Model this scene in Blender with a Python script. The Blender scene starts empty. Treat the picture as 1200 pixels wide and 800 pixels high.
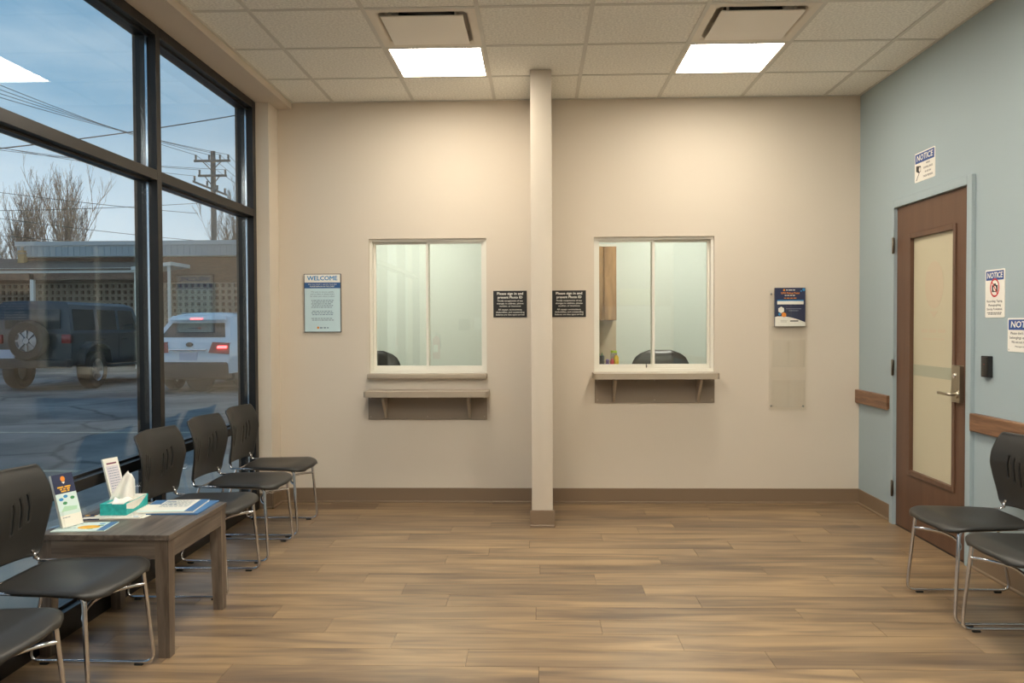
import bpy, bmesh, math, random
from mathutils import Vector, Matrix, Euler
random.seed(7)
sc = bpy.context.scene
COL = sc.collection
PI = math.pi

# ------------------------------------------------------------------ camera
F_PX, PITCH, YAW, ROLL, CAM_Z = 957.47, 0.022, 0.0312, -0.0046, 1.3568
fw = Vector((-math.sin(YAW)*math.cos(PITCH), math.cos(YAW)*math.cos(PITCH), -math.sin(PITCH)))
rt0 = Vector((math.cos(YAW), math.sin(YAW), 0)); up0 = rt0.cross(fw)
rt = rt0*math.cos(ROLL) + up0*math.sin(ROLL)
up = -rt0*math.sin(ROLL) + up0*math.cos(ROLL)
cd = bpy.data.cameras.new('camera'); cam = bpy.data.objects.new('camera', cd); COL.objects.link(cam)
cd.sensor_width = 36; cd.lens = F_PX/1200*36; cd.clip_start = .05; cd.clip_end = 500
M = Matrix(((rt.x, up.x, -fw.x, 0), (rt.y, up.y, -fw.y, 0), (rt.z, up.z, -fw.z, CAM_Z), (0, 0, 0, 1)))
cam.matrix_world = M
sc.camera = cam

# ------------------------------------------------------------------ exposure, sky
sc.view_settings.view_transform = 'Standard'; sc.view_settings.look = 'None'
sc.view_settings.gamma = 1; sc.view_settings.use_curve_mapping = False
sc.view_settings.exposure = 0.07
LAMP = 25.0            # radiance of the ceiling panels
LAMP_COL = (1.0, .93, .80)
SKY = 1.12
sc.cycles.transparent_max_bounces = 48
w = bpy.data.worlds.new('dusk_sky'); sc.world = w; w.use_nodes = True
nt = w.node_tree; nt.nodes.clear()
def wn(t, **k):
    n = nt.nodes.new(t)
    for a, b in k.items(): setattr(n, a, b)
    return n
tc = wn('ShaderNodeTexCoord'); sep = wn('ShaderNodeSeparateXYZ'); nt.links.new(tc.outputs['Generated'], sep.inputs[0])
ramp = wn('ShaderNodeValToRGB'); nt.links.new(sep.outputs['Z'], ramp.inputs[0])
cr = ramp.color_ramp
cr.elements[0].position = 0.0; cr.elements[0].color = (.80, .86, .89, 1)
cr.elements[1].position = .55; cr.elements[1].color = (.075, .23, .43, 1)
e = cr.elements.new(.13); e.color = (.56, .70, .81, 1)
e = cr.elements.new(.27); e.color = (.165, .38, .58, 1)
mp = wn('ShaderNodeMapping'); mp.inputs['Scale'].default_value = (2.2, 2.2, 9.0); mp.inputs['Location'].default_value = (3.1, .4, 1.2)
nt.links.new(tc.outputs['Generated'], mp.inputs[0])
nz = wn('ShaderNodeTexNoise'); nz.inputs['Scale'].default_value = 1.3; nz.inputs['Detail'].default_value = 5; nz.inputs['Roughness'].default_value = .5
nt.links.new(mp.outputs[0], nz.inputs['Vector'])
cl = wn('ShaderNodeValToRGB'); nt.links.new(nz.outputs[0], cl.inputs[0])
cl.color_ramp.elements[0].position = .42; cl.color_ramp.elements[0].color = (0, 0, 0, 1)
cl.color_ramp.elements[1].position = .72; cl.color_ramp.elements[1].color = (.7, .7, .7, 1)
mx = wn('ShaderNodeMixRGB'); nt.links.new(cl.outputs[0], mx.inputs[0]); nt.links.new(ramp.outputs[0], mx.inputs[1]); mx.inputs[2].default_value = (.70, .80, .87, 1)
bg = wn('ShaderNodeBackground'); bg.inputs[1].default_value = SKY; nt.links.new(mx.outputs[0], bg.inputs[0])
out = wn('ShaderNodeOutputWorld'); nt.links.new(bg.outputs[0], out.inputs[0])

# ------------------------------------------------------------------ materials
MATS = {}
def srgb(r, g, b):
    f = lambda c: (c/255/12.92 if c/255 <= .04045 else ((c/255+.055)/1.055)**2.4)
    return (f(r), f(g), f(b), 1)
def mat(name, col, rough=.5, metal=0, noise=None, bump=None, spec=.5, coat=0):
    if name in MATS: return MATS[name]
    m = bpy.data.materials.new(name); m.use_nodes = True; MATS[name] = m
    n = m.node_tree; b = n.nodes['Principled BSDF']
    if len(col) == 3: col = srgb(*col)
    b.inputs['Base Color'].default_value = col; b.inputs['Roughness'].default_value = rough; b.inputs['Metallic'].default_value = metal
    b.inputs['Specular IOR Level'].default_value = spec; b.inputs['Coat Weight'].default_value = coat
    if noise or bump:
        t = n.nodes.new('ShaderNodeTexCoord')
    if noise:                                # (scale, amount)
        x = n.nodes.new('ShaderNodeTexNoise'); x.inputs['Scale'].default_value = noise[0]; x.inputs['Detail'].default_value = 4
        n.links.new(t.outputs['Object'], x.inputs['Vector'])
        r = n.nodes.new('ShaderNodeMapRange'); r.inputs[1].default_value = .3; r.inputs[2].default_value = .7; r.inputs[3].default_value = 1-noise[1]; r.inputs[4].default_value = 1+noise[1]
        n.links.new(x.outputs[0], r.inputs[0])
        v = n.nodes.new('ShaderNodeVectorMath'); v.operation = 'SCALE'; v.inputs[0].default_value = col[:3]
        n.links.new(r.outputs[0], v.inputs['Scale']); n.links.new(v.outputs[0], b.inputs['Base Color'])
    if bump:                                 # (scale, strength, distance)
        x = n.nodes.new('ShaderNodeTexNoise'); x.inputs['Scale'].default_value = bump[0]; x.inputs['Detail'].default_value = 3
        n.links.new(t.outputs['Object'], x.inputs['Vector'])
        u = n.nodes.new('ShaderNodeBump'); u.inputs['Strength'].default_value = bump[1]; u.inputs['Distance'].default_value = bump[2]
        n.links.new(x.outputs[0], u.inputs['Height']); n.links.new(u.outputs[0], b.inputs['Normal'])
    return m
def wood(name, dark, light, scale=(1.2, 22, 22), rough=.4, rnd=True, mid=.5, spec=.5, axis_noise=.6, fine=.25):
    """streaky grain along local x; every object gets its own slice of it"""
    if name in MATS: return MATS[name]
    m = bpy.data.materials.new(name); m.use_nodes = True; MATS[name] = m
    n = m.node_tree; b = n.nodes['Principled BSDF']; b.inputs['Roughness'].default_value = rough; b.inputs['Specular IOR Level'].default_value = spec
    t = n.nodes.new('ShaderNodeTexCoord'); mpn = n.nodes.new('ShaderNodeMapping'); mpn.inputs['Scale'].default_value = scale
    n.links.new(t.outputs['Object'], mpn.inputs[0])
    oi = n.nodes.new('ShaderNodeObjectInfo')
    ml = n.nodes.new('ShaderNodeMath'); ml.operation = 'MULTIPLY'; ml.inputs[1].default_value = 61.0 if rnd else 0; n.links.new(oi.outputs['Random'], ml.inputs[0])
    cb = n.nodes.new('ShaderNodeCombineXYZ'); n.links.new(ml.outputs[0], cb.inputs[0]); n.links.new(ml.outputs[0], cb.inputs[1])
    ad = n.nodes.new('ShaderNodeVectorMath'); n.links.new(mpn.outputs[0], ad.inputs[0]); n.links.new(cb.outputs[0], ad.inputs[1])
    a = n.nodes.new('ShaderNodeTexNoise'); a.inputs['Scale'].default_value = 1; a.inputs['Detail'].default_value = 3; a.inputs['Distortion'].default_value = axis_noise
    n.links.new(ad.outputs[0], a.inputs['Vector'])
    m2 = n.nodes.new('ShaderNodeMapping'); m2.inputs['Scale'].default_value = (2.2, 6, 6); n.links.new(ad.outputs[0], m2.inputs[0])
    f = n.nodes.new('ShaderNodeTexNoise'); f.inputs['Scale'].default_value = 1; f.inputs['Detail'].default_value = 4; n.links.new(m2.outputs[0], f.inputs['Vector'])
    s = n.nodes.new('ShaderNodeMath'); s.operation = 'MULTIPLY_ADD'; n.links.new(f.outputs[0], s.inputs[0]); s.inputs[1].default_value = fine; 
    sub = n.nodes.new('ShaderNodeMath'); sub.operation = 'SUBTRACT'; n.links.new(a.outputs[0], sub.inputs[0]); sub.inputs[1].default_value = fine/2
    n.links.new(sub.outputs[0], s.inputs[2])
    r2 = n.nodes.new('ShaderNodeMath'); r2.operation = 'MULTIPLY_ADD'; n.links.new(oi.outputs['Random'], r2.inputs[0]); r2.inputs[1].default_value = .14 if rnd else 0; n.links.new(s.outputs[0], r2.inputs[2])
    c = n.nodes.new('ShaderNodeValToRGB'); n.links.new(r2.outputs[0], c.inputs[0])
    k = c.color_ramp; k.elements[0].position = .34; k.elements[0].color = srgb(*dark); k.elements[1].position = .78; k.elements[1].color = srgb(*light)
    e = k.elements.new(mid+.04); e.color = srgb(*[(p+q)/2 for p, q in zip(dark, light)])
    n.links.new(c.outputs[0], b.inputs['Base Color'])
    return m
def glass(name, tint=(.9, .94, .94), ior=1.5, rough=0, add=0.0):
    """thin pane: clear straight-through view plus a Fresnel mirror"""
    if name in MATS: return MATS[name]
    m = bpy.data.materials.new(name); m.use_nodes = True; MATS[name] = m
    n = m.node_tree; n.nodes.clear()
    o = n.nodes.new('ShaderNodeOutputMaterial'); x = n.nodes.new('ShaderNodeMixShader'); t = n.nodes.new('ShaderNodeBsdfTransparent'); g = n.nodes.new('ShaderNodeBsdfGlossy')
    t.inputs[0].default_value = (*tint, 1); g.inputs['Roughness'].default_value = rough; g.inputs['Color'].default_value = (1, 1, 1, 1)
    fr = n.nodes.new('ShaderNodeFresnel')                     # same IOR from either side of the sheet
    ge = n.nodes.new('ShaderNodeNewGeometry'); mr = n.nodes.new('ShaderNodeMapRange'); mr.inputs[3].default_value = ior; mr.inputs[4].default_value = 1/ior
    n.links.new(ge.outputs['Backfacing'], mr.inputs[0]); n.links.new(mr.outputs[0], fr.inputs[0])
    ma = n.nodes.new('ShaderNodeMath'); ma.operation = 'ADD'; ma.inputs[1].default_value = add; n.links.new(fr.outputs[0], ma.inputs[0])
    n.links.new(ma.outputs[0], x.inputs[0]); n.links.new(t.outputs[0], x.inputs[1]); n.links.new(g.outputs[0], x.inputs[2]); n.links.new(x.outputs[0], o.inputs[0])
    return m
def emit(name, col, s):
    if name in MATS: return MATS[name]
    m = bpy.data.materials.new(name); m.use_nodes = True; MATS[name] = m
    n = m.node_tree; b = n.nodes['Principled BSDF']; b.inputs['Base Color'].default_value = (.8, .8, .8, 1)
    b.inputs['Emission Color'].default_value = (*col, 1); b.inputs['Emission Strength'].default_value = s
    return m

m_wall = mat('beige_paint', (210, 198, 181), .75, bump=(160, .12, .002))
m_blue = mat('blue_grey_paint', (158, 172, 176), .7, bump=(160, .12, .002))
m_green = mat('pale_green_paint', (216, 222, 214), .7)
m_soffit = mat('soffit_paint', (205, 192, 176), .75)
m_base = mat('tan_vinyl', (126, 105, 83), .45)
m_tile = mat('acoustic_tile', (238, 236, 228), .9, noise=(75, .15), bump=(110, .5, .004))
m_tbar = mat('white_tbar', (208, 205, 196), .5)
m_white = mat('white_metal', (222, 214, 200), .4)
m_alu = mat('cream_aluminium', (226, 222, 210), .35)
m_black = mat('dark_bronze_aluminium', (30, 28, 27), .35, metal=.3, noise=(6, .15))
m_bead = mat('bright_bead', (190, 200, 210), .15, metal=1)
m_lam = mat('taupe_laminate', (164, 150, 132), .45)
m_lamd = mat('taupe_plate', (142, 128, 112), .5)
m_plast = mat('black_plastic', (42, 41, 39), .42, bump=(900, .15, .0006), spec=.45)
m_chrome = mat('chrome', (215, 215, 218), .12, metal=1)
m_rub = mat('black_rubber', (18, 18, 18), .6)
m_steel = mat('satin_steel', (176, 168, 152), .32, metal=1)
m_door = wood('brown_door_laminate', (92, 65, 49), (102, 73, 55), (14, 14, 1.0), .42, False)
m_rail = wood('walnut_rail', (104, 72, 50), (150, 110, 80), (3, 3, 40), .4, False)
m_plank = wood('vinyl_plank', (94, 77, 62), (162, 135, 101), (1.0, 9, 1), .33, True, .5, .5, 1.2, .24)
m_sub = mat('dark_underlay', (62, 48, 38), .8)
m_tabw = wood('grey_oak', (78, 68, 60), (122, 110, 98), (2.2, 26, 26), .38, False, .5, .5, .5, .4)
m_tabl = wood('grey_oak_upright', (80, 68, 58), (126, 112, 98), (26, 26, 2.0), .42, False, .5, .5, .5, .4)
m_cabw = wood('walnut_door', (122, 92, 64), (186, 146, 104), (16, 16, 1.4), .4, True)
m_glass = glass('storefront_glass', (.92, .95, .96), 1.38)
m_sglass = glass('service_glass', (.93, .96, .94), 1.5, add=.03)
m_acr = glass('clear_acrylic', (.988, .988, .982), 1.3, .02, .0)
m_lamp = emit('lamp_diffuser', LAMP_COL, LAMP)
m_frost = mat('frosted_film', (192, 183, 156), .35)
m_refl = mat('frosted_band', (166, 166, 144), .35)
m_frostl = mat('frosted_emblem', (194, 178, 152), .35)
m_wh = mat('sign_white', (236, 232, 222), .5)
m_ink = mat('sign_black', (24, 24, 24), .5)
m_nblue = mat('notice_blue', (34, 72, 140), .45)
m_red = mat('notice_red', (200, 40, 40), .5)
m_wblue = mat('welcome_blue', (46, 134, 190), .5)
m_wband = mat('welcome_band', (44, 88, 140), .5)
m_wpale = mat('welcome_pale', (196, 218, 222), .5)
m_wtext = mat('welcome_text', (110, 130, 145), .6)
m_grey = mat('sign_frame_grey', (92, 88, 84), .5)
m_navy = mat('print_navy', (36, 44, 76), .5)
m_orange = mat('print_orange', (230, 140, 44), .5)
m_teal = mat('tissue_teal', (40, 170, 166), .5, noise=(60, .2))
m_paper = mat('paper', (228, 226, 216), .7)
m_lpaper = mat('light_paper', (206, 226, 222), .6)
m_bpaper = mat('blue_print', (66, 112, 160), .5)
m_yel = mat('print_yellow', (232, 176, 46), .5)
m_grn = mat('print_green', (60, 140, 90), .5)
m_leather = mat('black_leather', (26, 24, 23), .35, bump=(60, .2, .002))
m_tissue = mat('tissue', (240, 238, 232), .9)

# ------------------------------------------------------------------ mesh helpers
def mesh(name, vs, fs, m=None, parent=None, smooth=False):
    me = bpy.data.meshes.new(name); me.from_pydata([tuple(v) for v in vs], [], fs)
    b = bmesh.new(); b.from_mesh(me); bmesh.ops.recalc_face_normals(b, faces=b.faces); b.to_mesh(me); b.free()
    return link(name, me, m, parent, smooth)
def link(name, me, m=None, parent=None, smooth=False):
    if m is not None:
        me.materials.clear(); me.materials.append(m)
    if smooth:
        for p in me.polygons: p.use_smooth = True
        if smooth != 'all':
            try: me.set_sharp_from_angle(angle=math.radians(smooth if smooth is not True else 40))
            except Exception: pass
    o = bpy.data.objects.new(name, me); COL.objects.link(o)
    if parent is not None: o.parent = parent
    return o
def from_bm(name, b, m, parent=None, smooth=False):
    bmesh.ops.recalc_face_normals(b, faces=b.faces)
    me = bpy.data.meshes.new(name); b.to_mesh(me); b.free()
    return link(name, me, m, parent, smooth)
def bm_box(b, lo, hi, bevel=0, seg=1, mtx=None):
    vs = [b.verts.new((x, y, z)) for z in (lo[2], hi[2]) for x, y in ((lo[0], lo[1]), (hi[0], lo[1]), (hi[0], hi[1]), (lo[0], hi[1]))]
    fs = [b.faces.new([vs[i] for i in q]) for q in ((0, 3, 2, 1), (4, 5, 6, 7), (0, 1, 5, 4), (1, 2, 6, 5), (2, 3, 7, 6), (3, 0, 4, 7))]
    if bevel:
        es = list({e for f in fs for e in f.edges})
        r = bmesh.ops.bevel(b, geom=es, offset=bevel, segments=seg, affect='EDGES', profile=.5)
        vs = list({v for f in r['faces'] for v in f.verts} | {v for v in vs if v.is_valid})
    if mtx is not None:
        bmesh.ops.transform(b, matrix=mtx, verts=[v for v in vs if v.is_valid])
def box(name, lo, hi, m, parent=None, bevel=0, seg=2):
    b = bmesh.new(); bm_box(b, lo, hi, bevel, seg)
    return from_bm(name, b, m, parent, 30 if bevel else False)
def boxes(name, lst, m, parent=None, bevel=0):
    b = bmesh.new()
    for lo, hi in lst: bm_box(b, lo, hi, bevel)
    return from_bm(name, b, m, parent)
def rounded(pts, r, n=6):
    """polyline with its corners filleted"""
    pts = [Vector(p) for p in pts]; o = [pts[0]]
    for i in range(1, len(pts)-1):
        a, p, c = pts[i-1], pts[i], pts[i+1]
        rr = r[i] if isinstance(r, (list, tuple)) else r
        d1 = (a-p); d2 = (c-p); k = min(rr, d1.length*.48, d2.length*.48)
        s, t = p+d1.normalized()*k, p+d2.normalized()*k
        for j in range(n+1):
            u = j/n; o.append((1-u)**2*s+2*u*(1-u)*p+u*u*t)
    o.append(pts[-1]); return o
def bm_tube(b, pts, r, n=10, cap=True):
    pts = [Vector(p) for p in pts]; rings = []
    t0 = (pts[1]-pts[0]).normalized(); nrm = t0.orthogonal().normalized()
    for i, p in enumerate(pts):
        t = (pts[min(i+1, len(pts)-1)]-pts[max(i-1, 0)]).normalized()
        nrm = (nrm-t*nrm.dot(t)); nrm = nrm.normalized() if nrm.length > 1e-6 else t.orthogonal().normalized()
        bi = t.cross(nrm); rr = r[i] if isinstance(r, (list, tuple)) else r
        rings.append([b.verts.new(p+(nrm*math.cos(2*PI*k/n)+bi*math.sin(2*PI*k/n))*rr) for k in range(n)])
    for a, c in zip(rings, rings[1:]):
        for k in range(n): b.faces.new((a[k], a[(k+1) % n], c[(k+1) % n], c[k]))
    if cap: b.faces.new(rings[0][::-1]); b.faces.new(rings[-1])
def tube(name, pts, r, m, parent=None, n=10):
    b = bmesh.new(); bm_tube(b, pts, r, n); return from_bm(name, b, m, parent, 50)
def bm_lathe(b, prof, n=24, mtx=None):
    """prof: (radius, height) pairs turned round local z"""
    rings = []; new = []
    for r, z in prof:
        if r < 1e-6: v = b.verts.new((0, 0, z)); rings.append([v]); new.append(v)
        else:
            q = [b.verts.new((r*math.cos(2*PI*k/n), r*math.sin(2*PI*k/n), z)) for k in range(n)]; rings.append(q); new += q
    for a, c in zip(rings, rings[1:]):
        for k in range(n):
            k2 = (k+1) % n
            if len(a) == 1 and len(c) == 1: continue
            if len(a) == 1: b.faces.new((a[0], c[k], c[k2]))
            elif len(c) == 1: b.faces.new((a[k], a[k2], c[0]))
            else: b.faces.new((a[k], a[k2], c[k2], c[k]))
    if mtx is not None: bmesh.ops.transform(b, matrix=mtx, verts=new)
def lathe(name, prof, m, parent=None, n=24, mtx=None, smooth=40):
    b = bmesh.new(); bm_lathe(b, prof, n, mtx); return from_bm(name, b, m, parent, smooth)
def prism(name, poly, z0, z1, m, parent=None, bevel=0):
    """poly in local xy extruded along local z"""
    n = len(poly); vs = [(x, y, z0) for x, y in poly]+[(x, y, z1) for x, y in poly]
    fs = [tuple(range(n))[::-1], tuple(range(n, 2*n))]+[(i, (i+1) % n, n+(i+1) % n, n+i) for i in range(n)]
    return mesh(name, vs, fs, m, parent)
def rrect(w, h, r, n=4, cx=0, cy=0):
    o = []
    for sx, sy, a in ((1, 1, 0), (-1, 1, 90), (-1, -1, 180), (1, -1, 270)):
        for k in range(n+1):
            t = math.radians(a+90*k/n); o.append((cx+sx*(w/2-r)+r*math.cos(t), cy+sy*(h/2-r)+r*math.sin(t)))
    return o
def empty(name, loc=(0, 0, 0), rot=(0, 0, 0)):
    o = bpy.data.objects.new(name, None); COL.objects.link(o); o.location = loc; o.rotation_euler = rot; o.empty_display_size = .1
    return o
def tag(o, label, cat, group=None):
    o['label'] = label; o['category'] = cat
    if group: o['group'] = group
    return o
def struct(o, label=None):
    o['kind'] = 'structure'
    if label: o['label'] = label
    return o
def copy_tree(o, parent=None):
    c = o.copy(); COL.objects.link(c); c.parent = parent
    for ch in list(o.children): copy_tree(ch, c)
    return c
def wall_holes(name, us, vs, holes, t0, t1, axis, m, parent=None):
    """wall slab with rectangular holes; axis 1: u=x, faces at y=t0,t1; axis 0: u=y, faces at x=t0,t1"""
    P = (lambda u, v, t: (u, t, v)) if axis == 1 else (lambda u, v, t: (t, u, v))
    us = sorted(set(us) | {h[i] for h in holes for i in (0, 1)}); vv = sorted(set(vs) | {h[i] for h in holes for i in (2, 3)})
    solid = lambda i, j: 0 <= i < len(us)-1 and 0 <= j < len(vv)-1 and not any(h[0] <= us[i] < h[1] and h[2] <= vv[j] < h[3] for h in holes)
    b = bmesh.new(); C = {}
    def V(u, v, t):
        k = (round(u, 5), round(v, 5), t)
        if k not in C: C[k] = b.verts.new(P(u, v, t))
        return C[k]
    for i in range(len(us)-1):
        for j in range(len(vv)-1):
            if not solid(i, j): continue
            a, c, d, e_ = us[i], us[i+1], vv[j], vv[j+1]
            for t in (t0, t1): b.faces.new((V(a, d, t), V(c, d, t), V(c, e_, t), V(a, e_, t)))
            for (ii, jj, p, q) in ((i-1, j, (a, d), (a, e_)), (i+1, j, (c, d), (c, e_)), (i, j-1, (a, d), (c, d)), (i, j+1, (a, e_), (c, e_))):
                if not solid(ii, jj): b.faces.new((V(*p, t0), V(*q, t0), V(*q, t1), V(*p, t1)))
    return from_bm(name, b, m, parent)
TXT = {}
def text(s, m, parent, x=0, y=0, z=.0012, h=.02, width=None, bold=0, name='lettering', shear=0, align='CENTER'):
    """flat lettering in the parent's local xy plane; h = capital height"""
    cu = bpy.data.curves.new('t', 'FONT'); cu.body = s; cu.size = 1; cu.align_x = align; cu.align_y = 'BOTTOM_BASELINE' if False else 'CENTER'
    cu.resolution_u = 2; cu.shear = shear
    o = bpy.data.objects.new('t', cu); COL.objects.link(o)
    bpy.context.view_layer.update()
    me = bpy.data.meshes.new_from_object(o.evaluated_get(bpy.context.evaluated_depsgraph_get()))
    bpy.data.objects.remove(o); bpy.data.curves.remove(cu)
    xs = [v.co.x for v in me.vertices]; wd = (max(xs)-min(xs)) or 1
    sy = h/.72; sx = sy if width is None else width/wd
    for v in me.vertices: v.co = Vector((v.co.x*sx, v.co.y*sy, 0))
    if bold:                                   # heavier strokes: the glyphs laid over themselves with a small shift
        b = bmesh.new(); d = bold*1.2*sy
        for q, (dx, dy) in enumerate(((-d, 0), (d, 0), (0, -d*.7), (0, d*.7))):
            k = me.copy()
            for v in k.vertices: v.co.x += dx; v.co.y += dy; v.co.z += .00008*q
            b.from_mesh(k); bpy.data.meshes.remove(k)
        b.to_mesh(me); b.free()
    t = link(name, me, m, parent); t.location = (x, y, z)
    return t
def dashes(m, parent, lines, z=.0012, name='fine_print', seed=1):
    """small print too fine to read: word-sized strips; lines = (x0, x1, y, height)"""
    rn = random.Random(seed); b = bmesh.new()
    for x0, x1, y, h in lines:
        x = x0
        while x < x1-h:
            l = min(rn.uniform(1.6, 5)*h, x1-x)
            vs = [b.verts.new((p, q, z)) for p, q in ((x, y-h/2), (x+l, y-h/2), (x+l, y+h/2), (x, y+h/2))]; b.faces.new(vs)
            x += l+.9*h
    o = from_bm(name, b, m, parent); o['kind'] = 'stuff'
    return o
def flat(name, x0, y0, x1, y1, m, parent, z=.0008, t=.0006):
    return box(name, (x0, y0, z-t), (x1, y1, z), m, parent)
ON_BACK = (PI/2, 0, 0)
ON_RIGHT = (PI/2, 0, -PI/2)

# ------------------------------------------------------------------ room constants
D, H, XR, XB, XC = 6.155, 3.027, 2.393, -1.85, -1.96     # back wall, ceiling, right wall, soffit edge, back-wall left corner
XF, XG = -2.055, -2.115                                  # storefront frame face, glass plane
YR = -2.0                                                # rear wall
YP = 5.945                                               # pilaster face
SOF = 2.98
G = .61
ROW = [D]+[D-.587-k*G for k in range(0, 14)]
COLX = [XB]+[-1.534+G*k for k in range(7)]+[XR]

# ------------------------------------------------------------------ floor
floor = struct(box('floor', (-2.185, YR, -.06), (XR, D, -.004), m_sub), 'wood-look plank floor')
P_W, P_L = .1706, 1.2245
JO = [.0, -.292, -.622, -.945, -.012, -.445, -.69, -.923, .009, -.53, -.294, -.054, -.822, -.572, -.32, -.04, -.46, -1.2]
full = bpy.data.meshes.new('plank')
b = bmesh.new(); bm_box(b, (-P_L/2+.0009, -P_W/2+.0009, -.004), (P_L/2-.0009, P_W/2-.0009, 0)); b.to_mesh(full); b.free(); full.materials.append(m_plank)
rp = random.Random(3)
y0 = 3.2025-P_W
kk = -31
XL0 = -2.06
while y0+kk*P_W < D:
    ya = max(y0+kk*P_W, YR); yb = min(y0+(kk+1)*P_W, D)
    if yb-ya > .01:
        off = JO[kk] if 0 <= kk < len(JO) else rp.uniform(-1.2, 0)
        x = off-4*P_L
        while x < XR:
            a, c = max(x, XL0), min(x+P_L, XR)
            if c-a > .02:
                whole = abs((c-a)-P_L) < 1e-6 and abs((yb-ya)-P_W) < 1e-6
                if whole: o = link('plank', full, None, floor)
                else:
                    lx, ly = (c-a)/2-.0009, (yb-ya)/2-.0009
                    o = box('plank', (-lx, -ly, -.004), (lx, ly, 0), m_plank, floor)
                o.location = ((a+c)/2, (ya+yb)/2, 0)
            x += P_L
    kk += 1

# ------------------------------------------------------------------ walls
SW1 = (-1.273, -.383, .983, 2.0)
SW2 = (.426, 1.322, .99, 2.002)
wb = struct(wall_holes('wall_back', [-2.185, XR+.12], [0, H+.1], [SW1, SW2], D, D+.13, 1, m_wall))
DOOR = (4.605, 5.522, 0.0, 2.112)
wr = struct(wall_holes('wall_right', [YR-.1, D+.13], [0, H+.1], [DOOR], XR, XR+.12, 0, m_blue))
pil = struct(box('wall_pilaster', (-2.185, YP, 0), (XC, D, SOF), m_wall))
sof = struct(box('wall_soffit', (-2.185, YR, SOF), (XB, D, H+.1), m_soffit))
fin = struct(box('wall_fin', (-.041, 5.425, 0), (.098, D, H), m_wall, None, .003))
rear = struct(box('wall_rear', (-2.3, YR-.12, 0), (XR, YR, H+.1), m_wall))

# baseboards with a small shoe lip
def baseboard(name, a, c, n, m=m_base):
    """from a to c along a wall whose outward normal is n (2-D)"""
    a, c, n = Vector((*a, 0)), Vector((*c, 0)), Vector((*n, 0)); d = (c-a)
    prof = ((0, .0), (.013, .0), (.013, .010), (.006, .016), (.005, .110), (.003, .113), (0, .113))
    vs = [p+n*u+Vector((0, 0, v)) for p in (a, c) for u, v in prof]; k = len(prof)
    fs = [(i, (i+1) % k, k+(i+1) % k, k+i) for i in range(k)]+[tuple(range(k)), tuple(range(k, 2*k))]
    return struct(mesh(name, vs, fs, m))
baseboard('baseboard_back', (XC, D), (-.041, D), (0, -1))
baseboard('baseboard_back', (.098, D), (XR, D), (0, -1))
baseboard('baseboard_right', (XR, D), (XR, 5.575), (-1, 0))
baseboard('baseboard_right', (XR, 4.545), (XR, YR), (-1, 0))
baseboard('baseboard_pilaster', (XF, YP), (XC+.013, YP), (0, -1))
baseboard('baseboard_pilaster', (XC, YP-.013), (XC, D), (1, 0))
baseboard('baseboard_fin', (-.041-.013, 5.425), (.098+.013, 5.425), (0, -1))
baseboard('baseboard_fin', (-.041, 5.425), (-.041, D), (-1, 0))
baseboard('baseboard_fin', (.098, 5.425), (.098, D), (1, 0))

# ------------------------------------------------------------------ ceiling
ceil = struct(box('ceiling', (XB, YR, H+.22), (XR, D, H+.3), mat('plenum', (60, 58, 55), .9)), 'suspended ceiling of square white acoustic tiles')
LIGHTS = [(2, 1), (5, 1), (2, 4), (5, 4), (2, 6), (5, 6), (2, 8), (5, 8), (2, 10), (5, 10)]     # (column, row); panels past the first pair are unseen, added for fill
VENTS = [(2, 2), (5, 2)]
tile_full = None
for j in range(len(ROW)-1):
    ya, yb = max(ROW[j+1], YR), ROW[j]
    if yb-ya < .03: continue
    for i in range(len(COLX)-1):
        xa, xb = COLX[i], COLX[i+1]
        if (i, j) in LIGHTS or (i, j) in VENTS: continue
        lx, ly = (xb-xa)/2-.003, (yb-ya)/2-.003
        if abs(xb-xa-G) < 1e-4 and abs(yb-ya-G) < 1e-4:
            if tile_full is None:
                t = box('ceiling_tile', (-lx, -ly, 0), (lx, ly, .016), m_tile, ceil, .002, 1); tile_full = t.data
            else: t = link('ceiling_tile', tile_full, None, ceil)
        else: t = box('ceiling_tile', (-lx, -ly, 0), (lx, ly, .016), m_tile, ceil, .002, 1)
        t.location = ((xa+xb)/2, (ya+yb)/2, H+.004)
TB = .012
for x in COLX[1:-1]: box('ceiling_grid_runner', (x-TB, YR, H), (x+TB, D, H+.004), m_tbar, ceil)
for j in range(1, len(ROW)):
    if ROW[j] < YR: break
    for i in range(len(COLX)-1): box('ceiling_grid_tee', (COLX[i]+TB, ROW[j]-TB, H+.0005), (COLX[i+1]-TB, ROW[j]+TB, H+.004), m_tbar, ceil)
box('wall_angle', (XB, D-.016, H-.001), (XR, D, H+.004), m_tbar, ceil)
box('wall_angle', (XB, YR, H-.0015), (XB+.016, D, H+.004), m_tbar, ceil)
box('wall_angle', (XR-.016, YR, H-.0015), (XR, D, H+.004), m_tbar, ceil)

def ceiling_light(i, j, label):
    xa, xb, ya, yb = COLX[i], COLX[i+1], ROW[j+1], ROW[j]
    cx, cy = (xa+xb)/2, (ya+yb)/2
    r = tag(empty('ceiling_light', (cx, cy, H)), label, 'ceiling light', 'flat ceiling light panels')
    h = G/2-.013; k = .278
    b = bmesh.new()
    for lo, hi in (((-h, -h, 0), (h, -k, .02)), ((-h, k, 0), (h, h, .02)), ((-h, -k, 0), (-k, k, .02)), ((k, -k, 0), (h, k, .02))): bm_box(b, lo, hi)
    from_bm('frame', b, m_white, r)
    box('diffuser', (-k, -k, .006), (k, k, .02), m_lamp, r)
for (i, j), lb in zip(LIGHTS, ['lit square ceiling panel above the service window beside the WELCOME sign', 'lit square ceiling panel above the service window with a single shelf'] + ['lit square ceiling panel set away from the service windows, over the waiting area']*8):
    ceiling_light(i, j, lb)
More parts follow.
